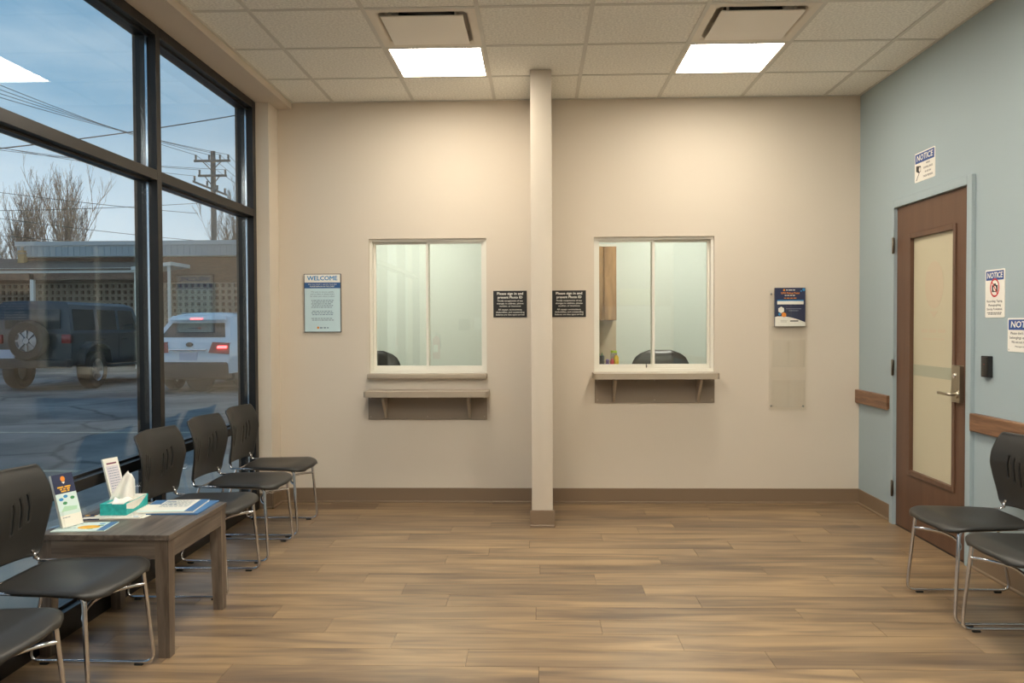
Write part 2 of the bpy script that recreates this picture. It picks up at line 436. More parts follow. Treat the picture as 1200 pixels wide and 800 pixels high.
def air_diffuser(i, j, label):
    xa, xb, ya, yb = COLX[i], COLX[i+1], ROW[j+1], ROW[j]
    r = tag(empty('air_diffuser', ((xa+xb)/2, (ya+yb)/2, H)), label, 'air vent', 'square ceiling air vents')
    h = G/2-.012; k = .255
    # pan: flat rim, then curving up to a square throat
    rings = [(h, 0), (k, .0), (k-.012, .008), (k-.02, .03), (k-.03, .06), (.17, .085), (.17, .1)]
    vs = []; fs = []
    for s, z in rings:
        for p in rrect(2*s, 2*s, min(.05, s*.2) if z > 0 else .001, 4): vs.append((*p, z))
    n = 20
    for a in range(len(rings)-1):
        for q in range(n): fs.append((a*n+q, a*n+(q+1) % n, (a+1)*n+(q+1) % n, (a+1)*n+q))
    fs.append(tuple(range((len(rings)-1)*n, len(rings)*n)))
    mesh('pan', vs, fs, m_white, r, 40)
    lathe('duct_collar', [(.16, .06), (.16, .098), (.0, .098)], m_ink, r, 28)
    box('plaque', (-.224, -.222, -.012), (.224, .222, -.005), mat('plaque_white', (238, 232, 222), .4), r, .002, 1)
    for sx in (-1, 1):
        for sy in (-1, 1): box('hanger', (sx*.18-.006, sy*.18-.004, -.006), (sx*.18+.006, sy*.18+.004, .085), m_white, r)
air_diffuser(2, 2, 'white square air vent beside the ceiling panel over the WELCOME-sign window')
air_diffuser(5, 2, 'white square air vent beside the ceiling panel over the single-shelf window')

# ------------------------------------------------------------------ storefront
sf = struct(empty('window_1', (0, 0, 0)), 'black aluminium storefront window wall')
XO = -2.185
MUL = [4.41, 2.87, 1.33, -.21, -1.75]
FR = [5.87]                                    # jamb
def bar(name, lo, hi): return box(name, lo, hi, m_black, sf, .0015, 1)
jamb_y0 = 5.885
bar('jamb', (XO, jamb_y0, .0), (XF, YP, SOF))
for y in MUL: bar('mullion', (XO, y-.026, 0), (XF, y+.026, SOF))
ys = [jamb_y0]+[None]*0
edges = [(MUL[0]+.026, jamb_y0)]+[(MUL[k+1]+.026, MUL[k]-.026) for k in range(len(MUL)-1)]
ZR = [(0, .112, 'sill'), (.612, .664, 'low_rail'), (2.142, 2.196, 'transom'), (2.925, SOF, 'head')]
for a, c in edges:
    for z0, z1, nm in ZR:
        bar(nm, (XO, a, z0), (XF if nm != 'sill' else XF, c, z1))
    for z0, z1 in ((.112, .612), (.664, 2.142), (2.196, 2.925)):
        box('pane', (XG-.003, a, z0), (XG+.003, c, z1), m_glass, sf)
        for yy, s in ((a, 1), (c, -1)):
            box('glazing_bead', (XG+.004, min(yy, yy+s*.012), z0), (XG+.016, max(yy, yy+s*.012), z1), m_bead if s < 0 else m_black, sf)
        for zz, s in ((z0, 1), (z1, -1)):
            box('glazing_bead', (XG+.004, a, min(zz, zz+s*.012)), (XG+.020, c, max(zz, zz+s*.012)), m_black, sf)

# ------------------------------------------------------------------ right wall door
dr = struct(empty('door_1', (XR, 0, 0)), 'brown wood door with a tall frosted glass panel')
# casing painted like the wall
y0d, y1d, ztop = DOOR[0], DOOR[1], DOOR[3]
fr = boxes('door_frame', [((-.022, y0d-.055, 0), (.12, y0d-.003, ztop+.05)), ((-.022, y1d+.003, 0), (.12, y1d+.055, ztop+.05)), ((-.022, y0d-.003, ztop-.001), (.12, y1d+.003, ztop+.05))], m_blue, dr, .002)
vy0, vy1, vz0, vz1 = 4.760, 5.330, .385, 1.905
leaf = wall_holes('door_leaf', [y0d+.002, y1d-.002], [.008, ztop-.004], [(vy0, vy1, vz0, vz1)], .0, .044, 0, m_door, dr)
# glazing moulding: mitred frame, proud of the leaf
def ring_frame(name, y0, y1, z0, z1, wd, x0, x1, m, parent):
    return boxes(name, [((x0, y0, z0), (x1, y0+wd, z1)), ((x0, y1-wd, z0), (x1, y1, z1)), ((x0, y0+wd, z0), (x1, y1-wd, z0+wd)), ((x0, y0+wd, z1-wd), (x1, y1-wd, z1))], m, parent, .002)
ring_frame('glazing_moulding', vy0-.012, vy1+.012, vz0-.012, vz1+.012, .03, -.009, .02, m_door, leaf)
pane = box('vision_panel', (.016, vy0, vz0), (.024, vy1, vz1), m_frost, leaf)
box('frosted_band', (.0145, vy0+.02, 1.015), (.016, vy1-.02, 1.085), m_refl, pane)  # reflection on the panel, painted as a darker greenish band
em = empty('emblem', (.0155, 5.045, 1.55), ON_RIGHT); em.parent = pane
prism('emblem_circle', [(.115*math.cos(2*PI*k/32), .145*math.sin(2*PI*k/32)+.03) for k in range(32)], -.0004, .0004, m_frostl, em)
prism('emblem_stem', [(-.05, -.13), (.05, -.13), (.0, -.17)], -.0004, .0004, m_frostl, em)
dashes(m_frostl, em, [(-.16, .16, -.25, .022), (-.14, .14, -.30, .012)], .0006, 'emblem_lettering', 5)
bpy.context.view_layer.update()
for z in (1.863, 1.052, .244):
    hg = lathe('hinge', [(0, -.055), (.003, -.055), (.0065, -.05), (.0065, .05), (.003, .055), (0, .055)], mat('dark_steel', (120, 112, 100), .35, metal=1), dr, 12); hg.location = (-.026, y1d+.006, z)
    box('hinge_leaf', (.004, -.012, -.05), (.008, .008, .05), MATS['dark_steel'], hg)
lk = prism('lock_plate', rrect(.092, .21, .006), 0, .024, m_steel, leaf); lk.location = (0, 4.705, 1.003); lk.rotation_euler = ON_RIGHT
lathe('lock_cylinder', [(0, .031), (.012, .031), (.014, .029), (.014, .02)], m_chrome, lk, 20).location = (-.012, .045, 0)
lathe('lever_rose', [(0, .034), (.02, .034), (.024, .028), (.024, .02)], m_steel, lk, 20).location = (.016, -.058, 0)
lev = tube('lever', rounded([(.016, -.058, .025), (.016, -.058, .07), (-.115, -.058, .07)], .02), [.009]*14+[.009], m_steel, lk) if False else None
b = bmesh.new(); bm_tube(b, rounded([(.016, -.058, .03), (.016, -.058, .068), (-.03, -.058, .068)], .018), .010, 12); bm_box(b, (-.118, -.066, .062), (-.025, -.05, .074), .003); from_bm('lever', b, m_steel, lk, 40)
box('floor_threshold', (0, y0d, 0), (.12, y1d, .004), m_black, dr)
# corridor side closed
struct(box('wall_corridor', (XR+.12, 4.3, 0), (XR+.16, 5.8, 2.3), m_wall))

# wooden handrails
def handrail(name, ya, yb, label):
    prof = ((0, .775), (.026, .757), (.030, .762), (.030, .850), (.026, .855), (0, .855))
    k = len(prof); vs = [(XR-u, y, v) for y in (ya, yb) for u, v in prof]
    fs = [(i, (i+1) % k, k+(i+1) % k, k+i) for i in range(k)]+[tuple(range(k)), tuple(range(k, 2*k))]
    return tag(mesh(name, vs, fs, m_rail), label, 'handrail')
handrail('wood_rail', 5.603, D, 'short brown wood wall rail between the corner and the brown door')
handrail('wood_rail', YR, 4.545-.005, 'long brown wood wall rail behind the chairs beside the brown door')

# card reader
cr_ = tag(prism('card_reader', rrect(.07, .112, .006), 0, .024, m_ink), 'small black card reader on blue wall beside the brown door', 'card reader')
cr_.location = (XR, 4.405, 1.117); cr_.rotation_euler = ON_RIGHT
box('face_cover', (-.028, -.05, .022), (.028, .05, .027), m_plast, cr_, .003)
lathe('indicator_light', [(0, .0285), (.002, .028), (.002, .026)], m_red, cr_, 8).location = (0, .012, 0)

# ------------------------------------------------------------------ wall signs
def board(name, w, h, t, loc, rot, m, label, cat, r=.003, group=None):
    o = prism(name, rrect(w, h, r), 0, t, m); o.location = loc; o.rotation_euler = rot
    return tag(o, label, cat, group)
# welcome sign
s = board('welcome_sign', .282, .442, .014, (-1.625, D, 1.518), ON_BACK, m_grey, 'framed blue and white WELCOME sign on beige wall', 'sign', .002)
Z = .0155
flat('sheet', -.136, -.216, .136, .216, m_wpale, s, Z-.0008); flat('header', -.136, .155, .136, .216, m_wh, s, Z-.0004); flat('band', -.136, .112, .136, .155, m_wband, s, Z-.0003)
text('WELCOME', m_wblue, s, 0, .186, Z, .033, .228, .024, 'heading')
text('After you check in with the front desk', m_wh, s, 0, .1415, Z, .0095, .22, 0, 'band_lettering', .15)
text('PLEASE REMAIN IN THE LOBBY', m_wh, s, 0, .1255, Z, .0095, .19, .014, 'band_lettering')
for k, t in enumerate(('We want to see you quickly', 'and on time, so please listen', 'for when your name is called.')): text(t, m_wtext, s, 0, .084-.0165*k, Z, .0095, (.172, .18, .185)[k], .01)
dashes(m_wtext, s, [(-.085+(k % 2)*.006, .085-(k % 3)*.006, y, .0052) for k, y in enumerate((.02, .007, -.006, -.019, -.032, -.062, -.075, -.088, -.116, -.129))], Z)
prism('emblem', [(-.035+.009*math.cos(2*PI*k/12), -.186+.009*math.sin(2*PI*k/12)) for k in range(12)], Z-.0005, Z, m_orange, s)
dashes(m_wtext, s, [(-.022, .045, -.187, .009)], Z, 'emblem_lettering', 4)
# black sign-in signs
for x, lb in ((-.205, 'black sign-in notice with white lettering between the WELCOME-side window and the fin wall'), (.238, 'black sign-in notice with white lettering between the fin wall and the single-shelf window')):
    s = board('photo_id_sign', .253, .2, .004, (x, D, 1.503), ON_BACK, m_ink, lb, 'sign', .001)
    Z = .0048
    for k, (t, wd) in enumerate((('Please sign in and', .195), ('present Photo ID', .185))): text(t, m_wh, s, 0, .078-.028*k, Z, .019, wd, .024, 'heading')
    for k, (t, wd) in enumerate((('Notify receptionist of any', .19), ('changes in address, phone', .2), ('number, or insurance', .16), ('All copays, co-insurance,', .18), ('deductibles, and outstanding', .213), ('balance are due upon arrival', .213))):
        text(t, m_wh, s, 0, (.024, .004, -.015, -.042, -.061, -.08)[k], Z, .0118, wd, .012)
# notice signs
def notice(name, w, h, yc, zc, label, hh):
    s = board(name, w, h, .003, (XR, yc, zc), ON_RIGHT, m_wh, label, 'sign', .008)
    flat('header', -w/2+.008, h/2-.008-hh, w/2-.008, h/2-.008, m_nblue, s, .0036)
    text('NOTICE', m_wh, s, 0, h/2-.008-hh/2, .0042, hh*.62, w*.8, .026, 'heading', .12)
    return s
Z = .0036
s = notice('surveillance_sign', .262, .182, 5.138, 2.322, 'small NOTICE sign above the brown door with a camera symbol', .058)
for k, (t, wd) in enumerate((('VIDEO', .05), ('SURVEILLANCE', .115), ('IN USE ON', .075), ('THESE PREMISES', .125))): text(t, m_ink, s, .045, .01-.026*k, Z, .012, wd, .01)
ci = prism('camera_symbol', [(-.11, .012), (-.05, .004), (-.05, -.03), (-.075, -.038), (-.11, -.022)], .003, Z, m_ink, s)
prism('camera_symbol', [(-.075, -.04), (-.065, -.036), (-.095, -.07), (-.105, -.082), (-.11, -.078)], .003, Z, m_ink, s)
prism('camera_lens', [(-.062+.011*math.cos(a*PI/6), -.016+.015*math.sin(a*PI/6)) for a in range(12)], Z, Z+.0004, m_wh, s)
s = notice('no_photography_sign', .18, .252, 4.352, 1.502, 'upright NOTICE sign with a red no-camera symbol above the card reader', .048)
rg = []
b = bmesh.new(); n = 32
vi = [b.verts.new((.035*math.cos(2*PI*k/n), .035+.04*math.sin(2*PI*k/n)-.005, Z)) for k in range(n)]; vo = [b.verts.new((.044*math.cos(2*PI*k/n), .03+.049*math.sin(2*PI*k/n), Z)) for k in range(n)]
for k in range(n): b.faces.new((vi[k], vo[k], vo[(k+1) % n], vi[(k+1) % n]))
vs = [b.verts.new((x, y, Z+.0005)) for x, y in ((-.030, .062), (-.024, .066), (.030, -.002), (.024, -.006))]; b.faces.new(vs)
from_bm('prohibition_ring', b, m_red, s)
boxes('camera_symbol', [((-.026, .008, .003), (.026, .044, Z-.0002)), ((-.01, .044, .003), (.01, .052, Z-.0002))], m_ink, s)
prism('camera_lens', [(.013*math.cos(a*PI/8), .026+.014*math.sin(a*PI/8)) for a in range(16)], Z-.0002, Z+.0002, m_wh, s)
for k, (t, wd) in enumerate((('Recording, Taping,', .145), ('Photographing', .115), ('Strictly Prohibited.', .145))): text(t, m_ink, s, 0, -.04-.021*k, Z, .012, wd, .008)
dashes(m_ink, s, [(-.07, .07, -.1, .004), (-.06, .06, -.108, .004)], Z)
s = notice('belongings_sign', .262, .17, 4.1, 1.288, 'wide NOTICE sign about belongings lower than the no-camera sign', .052)
for k, (t, wd) in enumerate((('Please don\'t leave your', .21), ('belongings unattended.', .22), ('We are not responsible.', .19), ('Management', .09))): text(t, m_ink, s, 0 if k < 3 else -.02, .008-.022*k, Z, (.0135, .0135, .0135, .008)[k], wd, .008)
lathe('screw', [(0, .0045), (.003, .004), (.003, .003)], m_steel, s, 8).location = (-.12, -.074, 0)

# ------------------------------------------------------------------ service windows, ledges and shelves
def service_window(name, S, xm0, xm1, gy, front_left):
    x0, x1, z0, z1 = S
    r = struct(empty(name, (0, 0, 0)), 'white framed sliding glass service window')
    yf, yb = D+.025, D+.105
    boxes('outer_frame', [((x0, yf, z0), (x0+.022, yb, z1)), ((x1-.022, yf, z0), (x1, yb, z1)), ((x0+.022, yf, z1-.02), (x1-.022, yb, z1)), ((x0+.022, yf, z0), (x1-.022, yb, z0+.022))], m_alu, r)
    def sash(a, c, y):
        s_ = boxes('sash', [((a, y, z0+.022), (a+.019, y+.02, z1-.02)), ((c-.019, y, z0+.022), (c, y+.02, z1-.02)), ((a+.019, y, z1-.036), (c-.019, y+.02, z1-.02)), ((a+.019, y, z0+.022), (c-.019, y+.02, z0+.055))], m_alu, r, .001)
        box('pane', (a+.019, y+.008, z0+.055), (c-.019, y+.012, z1-.036), m_sglass, s_)
        return s_
    a = sash(x0+.022, xm1, yf+.012 if front_left else yf+.042)
    c = sash(xm0, x1-.022, yf+.042 if front_left else yf+.012)
    return r, a, c
w1, a, c = service_window('window_2', SW1, -.846, -.820, 0, False)
w2, a, c = service_window('window_3', SW2, .859, .884, 0, True)
lathe('latch', [(0, .006), (.006, .006), (.006, 0)], m_ink, w2, 12).location = (.822, D+.037, 1.028)
box('latch', (.818, D+.028, 1.018), (.822, D+.04, 1.05), m_ink, w2)

tag(box('window_ledge', (-1.283, D-.06, .944), (-.379, D+.025, .984), m_lam, None, .008), 'taupe laminate ledge under the service window beside the WELCOME sign', 'ledge')
def shelf(label, x0, x1, z0, z1, px0, px1, pz, yf=5.93, br=()):
    r = tag(empty('wall_shelf', ((x0+x1)/2, D, z0)), label, 'shelf')
    ox = (x0+x1)/2
    b = bmesh.new(); poly = [(x0-ox, 0), (x0-ox, yf-D+.025)] + [(x0-ox+.025-.025*math.cos(t*PI/8), yf-D+.025-.025*math.sin(t*PI/8)) for t in range(1, 5)] + [(x1-ox-.025+.025*math.sin(t*PI/8), yf-D+.025-.025*math.cos(t*PI/8)) for t in range(0, 4)] + [(x1-ox, yf-D+.025), (x1-ox, 0)]
    sh = prism('shelf_board', poly, 0, z1-z0, m_lam, r)
    pl = box('back_plate', (px0-ox, -.012, pz-z0), (px1-ox, 0, -.0005), m_lamd, r, .001, 1)
    for bx in br:
        xx = bx-ox; pts = [(-.012, -.001), (-.17, -.001), (-.165, -.02), (-.03, pz-z0+.012), (-.012, pz-z0+.012)]
        vs = [(xx+d, p, q) for d in (-.009, .009) for p, q in pts]
        mesh('bracket', vs, [(0, 1, 2, 3, 4), (9, 8, 7, 6, 5)]+[(i, (i+1) % 5, 5+(i+1) % 5, 5+i) for i in range(5)], m_lam, r)
    for sx in (px0+.02, (px0+px1)/2, px1-.02):
        for sz in (pz+.022, z0-.022):
            q = lathe('screw', [(0, .0035), (.004, .002), (.004, 0)], m_steel, pl, 10, Matrix.Rotation(PI/2, 4, 'X')); q.location = (sx-ox, -.012, sz-z0)
    return r
shelf('taupe wall shelf below the ledge of the service window beside the WELCOME sign', -1.279, -.364, .82, .862, -1.284, -.382, .634, br=(-1.145, -.512))
shelf('single taupe wall shelf under the service window beside the brochure rack', .410, 1.317, .948, .990, .429, 1.322, .758, br=(.57, 1.195))

# ------------------------------------------------------------------ acrylic brochure rack
rk = tag(empty('brochure_rack', (1.862, D, .70)), 'clear acrylic wall brochure rack with empty lower pockets', 'brochure rack')
box('back_panel', (-.137, -.009, 0), (.14, -.005, .895), m_acr, rk)
def pocket(z):
    p = empty('pocket', (0, 0, z)); p.parent = rk
    boxes('pocket_shell', [((-.117, -.05, 0), (.117, -.047, .2)), ((-.117, -.05, 0), (.117, -.009, .003)), ((-.117, -.047, 0), (-.114, -.009, .2)), ((.114, -.047, 0), (.117, -.009, .2))], m_acr, p)
    box('divider', (-.0015, -.047, .003), (.0015, -.009, .2), m_acr, p)
for z in (.62, .325, .027): 
    b = boxes('pocket', [((-.117, -.05, z), (.117, -.047, z+.2)), ((-.117, -.047, z), (.117, -.009, z+.003)), ((-.117, -.047, z+.003), (-.114, -.009, z+.2)), ((.114, -.047, z+.003), (.117, -.009, z+.2))], m_acr, rk)
    box('divider', (-.0015, -.047, z+.003), (.0015, -.009, z+.2), m_acr, b)
for x in (-.121, .116):
    for z in (.868, .033):
        lathe('standoff_screw', [(0, .014), (.006, .013), (.007, .009), (.007, 0)], m_chrome, rk, 14, Matrix.Rotation(PI/2, 4, 'X')).location = (x, -.0, z)
fl = tag(box('flyer', (-.111, -.142, -.014), (.111, .142, .004), m_navy), 'dark blue flyer with orange title standing in the clear acrylic rack', 'flyer')
fl.location = (1.873, D-.030, 1.47); fl.rotation_euler = (PI/2-.0, 0, 0)
Z = .0046
pts = [(-.111+.222*k/12, -.07-.045*max(0, (k-3)/9)**1.7-.004*(k == 0)) for k in range(13)]
prism('lower_panel', [(-.111, -.142), (.111, -.142)]+pts[::-1], .0042, Z, m_wh, fl)
flat('table_header', -.095, .043, .098, .052, m_wblue, fl, Z); flat('table_strip', -.095, .019, .098, .043, m_wh, fl, Z)
text('UPH Pickup Point', m_orange, fl, 0, .102, Z, .014, .135, .024, 'heading')
dashes(m_wh, fl, [(-.03, .035, .125, .006), (-.04, .035, .085, .005)], Z); dashes(m_orange, fl, [(-.045, .045, .065, .006)], Z, 'fine_print', 3)
for (cx, cy, rr, mm) in ((-.066, -.022, .024, m_wh), (-.046, -.058, .019, m_orange), (-.078, -.053, .011, m_wblue), (.1, .128, .012, m_wblue), (.08, .118, .006, m_wblue)):
    prism('hexagon', [(min(.111, cx+rr*math.sin(PI/3*k)), min(.142, cy+rr*math.cos(PI/3*k))) for k in range(6)], .0042, Z+.0002, mm, fl)
prism('emblem', [(-.045+.008*math.cos(PI/4*k), .125+.008*math.sin(PI/4*k)) for k in range(8)], .0042, Z, m_orange, fl)
dashes(mat('flyer_grey', (150, 156, 170), .6), fl, [(-.03, .08, -.014, .004), (-.01, .06, -.028, .004)], Z, 'fine_print', 8)
flat('address_box', .0, -.108, .06, -.1, m_ink, fl, Z+.0004); dashes(mat('flyer_tan', (170, 165, 150), .6), fl, [(-.07, -.02, -.1, .004), (-.07, -.02, -.11, .004)], Z+.0003, 'fine_print', 9)

# ------------------------------------------------------------------ stacking chairs (local +x = sitter's front)
def interp(tab, t):
    for (a, p), (c, q) in zip(tab, tab[1:]):
        if t <= c:
            u = (t-a)/(c-a) if c > a else 0; u = max(0, min(1, u)); return p+(q-p)*u
    return tab[-1][1]
def smooth_tab(tab, t, n=5, h=.012):
    return sum(interp(tab, t+h*(k-(n-1)/2)) for k in range(n))/n
def make_chair():
    r = empty('stacking_chair')
    # backrest: concave shell with three curved slots on either side
    cuts = [(.298, .332, .560, .672), (.450, .484, .573, .690), (.598, .632, .592, .706)]
    ss = [0, .08, .16, .24]+[.298, .332, .36, .39, .42, .450, .484, .52, .56, .598, .632, .68, .74, .80, .86, .92, .97, 1.0]
    ss = [-q for q in ss[:0:-1]]+ss
    zs = [.452+.358*k/40 for k in range(41)]
    hwt = [(.452, .185), (.458, .200), (.475, .212), (.56, .226), (.65, .246), (.72, .247), (.77, .240), (.795, .234), (.805, .228), (.81, .216)]
    xt = [(.452, -.182), (.52, -.174), (.58, -.163), (.66, -.153), (.71, -.160), (.77, -.182), (.81, -.206)]
    vs = []; fs = []
    for z in zs:
        hw = smooth_tab(hwt, z, 3, .004); x0 = smooth_tab(xt, z, 5, .008)-.052
        for q in ss:
            y = q*hw+q*(1-q*q)*.34*(.63-z)*(1 if .45 < z else 0)
            vs.append((x0+.052*q*q, y, z))
    n = len(ss)
    for j in range(len(zs)-1):
        zm = (zs[j]+zs[j+1])/2
        for i in range(n-1):
            sm = abs((ss[i]+ss[i+1])/2)
            if any(a < sm < c and d < zm < e_ for a, c, d, e_ in cuts): continue
            fs.append((j*n+i, j*n+i+1, (j+1)*n+i+1, (j+1)*n+i))
    bk = mesh('backrest', vs, fs, m_plast, r, 50)
    md = bk.modifiers.new('thickness', 'SOLIDIFY'); md.thickness = .009; md.offset = 0
    # seat: scooped shell with a waterfall front
    nu, nv = 26, 20; vs = []; fs = []
    ht = [(0, .178), (.04, .195), (.12, .205), (.5, .222), (.8, .236), (.9, .228), (.96, .2), (1, .13)]
    for a in range(nu+1):
        u = a/nu; hw = smooth_tab(ht, u, 3, .02)
        for c in range(nv+1):
            v = -1+2*c/nv
            x = -.105+.385*u+(.02*(1-v*v) if u > .9 else 0)*((u-.9)/.1 if u > .9 else 0)
            z = .447-.014*math.sin(PI*min(1, u/.85))*(1-v*v)-.028*max(0, (u-.75)/.25)**2-.014*abs(v)**4
            vs.append((x, v*hw, z))
    for a in range(nu):
        for c in range(nv): fs.append((a*(nv+1)+c, a*(nv+1)+c+1, (a+1)*(nv+1)+c+1, (a+1)*(nv+1)+c))
    st = mesh('seat', vs, fs, m_plast, r, 50)
    md = st.modifiers.new('thickness', 'SOLIDIFY'); md.thickness = .013; md.offset = 0
    for s in (-1, 1):
        pts = rounded([(-.196, s*.178, .480), (-.192, s*.185, .462), (-.186, s*.196, .432), (.228, s*.208, .424), (.258, s*.236, .014), (-.252, s*.236, .014), (-.150, s*.2, .425)], [0, .01, .02, .03, .045, .045, 0], 7)
        tube('side_frame', pts, [.0065+.0022*max(0, min(1, (p.z-.02)/.06)) if p.z < .40 else (.0087 if p.x > .1 else .0065) for p in pts], m_chrome, r, 12)
        for x in (.195, -.19): box('foot_pad', (x-.017, s*.236-.008, 0), (x+.017, s*.236+.008, .010), m_rub, r, .002, 1)
        lathe('back_bracket', [(0, -.012), (.006, -.012), (.009, -.008), (.009, .008), (.006, .012), (0, .012)], m_chrome, r, 12).location = (-.19, s*.187, .452)
    br = [(.2345-.075*math.sin(PI*k/18)**.75, -.2125+.425*k/18, .335+.012*math.sin(PI*k/18)) for k in range(19)]
    tube('front_brace', br, .0072, m_chrome, r, 12)
    b = bmesh.new(); bm_tube(b, rounded([(-.14, -.2, .43), (-.14, .2, .43)], 0), .005, 8); from_bm('rear_brace', b, m_chrome, r, 50)
    return r
XCH = -1.79
chair0 = make_chair()
spots = [(XCH, 5.372, 0, 'black stacking chair beside the beige pilaster, last of the row under the dark window'),
         (XCH, 4.803, 0, 'black stacking chair between the one behind the grey table and the one by the pilaster'),
         (XCH, 4.190, 0, 'black stacking chair just behind the folder end of the grey wood table'),
         (XCH-.002, 2.952, 0, 'black stacking chair in front of the brochure end of the grey wood table'),
         (XCH+.0, 2.36, 0, 'black stacking chair next to the one in front of the grey wood table'),
         (2.104, 3.893, PI, 'black stacking chair standing right beside the brown door'),
         (2.106, 3.366, PI, 'black stacking chair next to the one beside the brown door')]
for k, (x, y, rz, lb) in enumerate(spots):
    o = chair0 if k == 0 else copy_tree(chair0)
    o.location = (x, y, 0); o.rotation_euler = (0, 0, rz); tag(o, lb, 'chair', 'black stacking chairs')

# ------------------------------------------------------------------ side table
TX0, TX1, TY0, TY1, TZ = -2.048, -1.497, 3.25, 3.867, .505
tb = tag(empty('side_table', ((TX0+TX1)/2, (TY0+TY1)/2, 0)), 'low grey-brown wood side table between the window chairs', 'table')
cx, cy = tb.location.x, tb.location.y; hx, hy = (TX1-TX0)/2, (TY1-TY0)/2
top = box('table_top', (-hy, -hx, TZ-.024), (hy, hx, TZ), m_tabw, tb, .002, 1); top.rotation_euler = (0, 0, PI/2)
for sx in (-1, 1):
    for sy in (-1, 1):
        b = bmesh.new(); a1, a0 = .056, .046; x1, y1 = sx*(hx-.005), sy*(hy-.005); zt = TZ-.0245
        vs = []
        for z, w_ in ((0, a0), (zt-.1, a1), (zt, a1)):
            q = [(x1, y1), (x1-sx*w_, y1), (x1-sx*w_, y1-sy*w_), (x1, y1-sy*w_)]
            vs.append([b.verts.new((p[0], p[1], z)) for p in q])
        for u, v in zip(vs, vs[1:]):
            for k in range(4): b.faces.new((u[k], u[(k+1) % 4], v[(k+1) % 4], v[k]))
        b.faces.new(vs[0]); b.faces.new(vs[-1])
        from_bm('leg', b, m_tabl, tb)
for s in (-1, 1):
    y_ = s*(hy-.014); o = box('apron', (-hx+.061, -.009, 0), (hx-.061, .009, .075), m_tabw, tb); o.location = (0, y_, TZ-.0995)
    o = box('apron', (-hy+.061, -.009, 0), (hy-.061, .009, .075), m_tabw, tb); o.location = (s*(hx-.014), 0, TZ-.0995); o.rotation_euler = (0, 0, PI/2)

# ------------------------------------------------------------------ things on the table
def on_table(o, x, y, rz=0, z=TZ): o.location = (x, y, z); o.rotation_euler = (0, 0, rz); return o
def leaflet_holder(loc, rz, label, lean=.16, wd=.108):
    h = tag(empty('brochure_holder', loc, (0, 0, rz)), label, 'brochure holder')
    # local: front faces -y, leaning back
    def slab(nm, y0, z0, z1, t, x0=-wd/2, x1=wd/2):
        vs = []
        for z in (z0, z1):
            for yy in (y0+z*lean, y0+t+z*lean): vs += [(x0, yy, z), (x1, yy, z)]
        return mesh(nm, vs, [(0, 1, 3, 2), (4, 5, 7, 6), (0, 1, 5, 4), (2, 3, 7, 6), (0, 2, 6, 4), (1, 3, 7, 5)], m_acr, h)
    slab('front_panel', -.030, .004, .075, .002); slab('back_panel', 0, .004, .15, .002)
    for s in (-1, 1):
        xa = s*wd/2; mesh('side_panel', [(xa-.001, -.03, .004), (xa-.001, .0, .004), (xa-.001, .012+.0, .075), (xa-.001, -.018, .075), (xa+.001, -.03, .004), (xa+.001, 0, .004), (xa+.001, .012, .075), (xa+.001, -.018, .075)], [(0, 1, 2, 3), (7, 6, 5, 4), (0, 1, 5, 4), (1, 2, 6, 5), (2, 3, 7, 6), (3, 0, 4, 7)], m_acr, h)
    box('base_plate', (-wd/2, -.045, 0), (wd/2, .07, .003), m_acr, h)
    return h
def leaflets(loc, rz, w_, hgt, n, label, mfront, lean=.16):
    """a wad of leaflets leaning back; local xy is the printed face"""
    o = box('leaflet', (-w_/2, 0, -.0011*n), (w_/2, hgt, 0), m_paper); tag(o, label, 'leaflet')
    o.matrix_world = Matrix.Translation(loc) @ Matrix.Rotation(rz, 4, 'Z') @ Matrix.Rotation(PI/2-lean, 4, 'X')
    return o
HA = -.28+PI/2*0
# holder by the near chair: faces the room and the camera
RZ1 = 1.22
p1 = Vector((-1.975, 3.385, TZ))
leaflet_holder(p1, RZ1, 'clear acrylic holder with navy leaflets at the near end of the table', .30)
o = leaflets(p1+Vector((.009, -.005, .006)), RZ1, .1, .225, 12, 'navy and mint leaflet with a yellow title in a clear holder', None, .30)
Z = .0005
flat('navy_header', -.05, .142, .05, .225, m_navy, o, Z); flat('mint_panel', -.05, .05, .05, .142, m_lpaper, o, Z); flat('white_panel', -.05, .002, .05, .05, m_wh, o, Z)
prism('emblem', [(.0+.011*math.cos(PI*k/6), .203+.012*math.sin(PI*k/6)) for k in range(12)], Z, Z+.0003, m_orange, o); prism('emblem', [(-.008, .190), (.008, .190), (.0, .182)], Z, Z+.0003, m_wh, o)
dashes(m_yel, o, [(-.034, .034, .169, .006), (-.024, .024, .160, .006), (-.02, .02, .151, .006)], Z+.0004, 'yellow_title', 2)
for x, y, mm in ((-.028, .118, m_wblue), (-.005, .128, m_wblue), (.026, .118, m_grn), (-.014, .1, m_grn)): prism('print_spot', [(x+.011*math.cos(PI*k/4), y+.007*math.sin(PI*k/4)) for k in range(8)], Z, Z+.0003, mm, o)
prism('print_spot', [(-.04, .066), (.035, .066), (.04, .08), (-.02, .088)], Z, Z+.0003, mat('mint_green', (170, 210, 180), .6), o); dashes(m_wtext, o, [(-.04, -.005, .04, .003)], Z+.0004)
RZ2 = 1.22
p2 = Vector((-1.982, 3.795, TZ))
leaflet_holder(p2, RZ2, 'clear acrylic holder with white leaflets behind the teal tissue box', .30, .108)
o = leaflets(p2+Vector((.009, -.005, .006)), RZ2, .085, .225, 10, 'white leaflet with a maroon heading behind the teal tissue box', None, .30)
text('brochure', mat('maroon', (110, 40, 70), .6), o, 0, .2, Z, .008, .055, .02, 'heading') if False else flat('maroon_heading', -.028, .196, .028, .203, mat('maroon', (110, 40, 70), .6), o, Z)
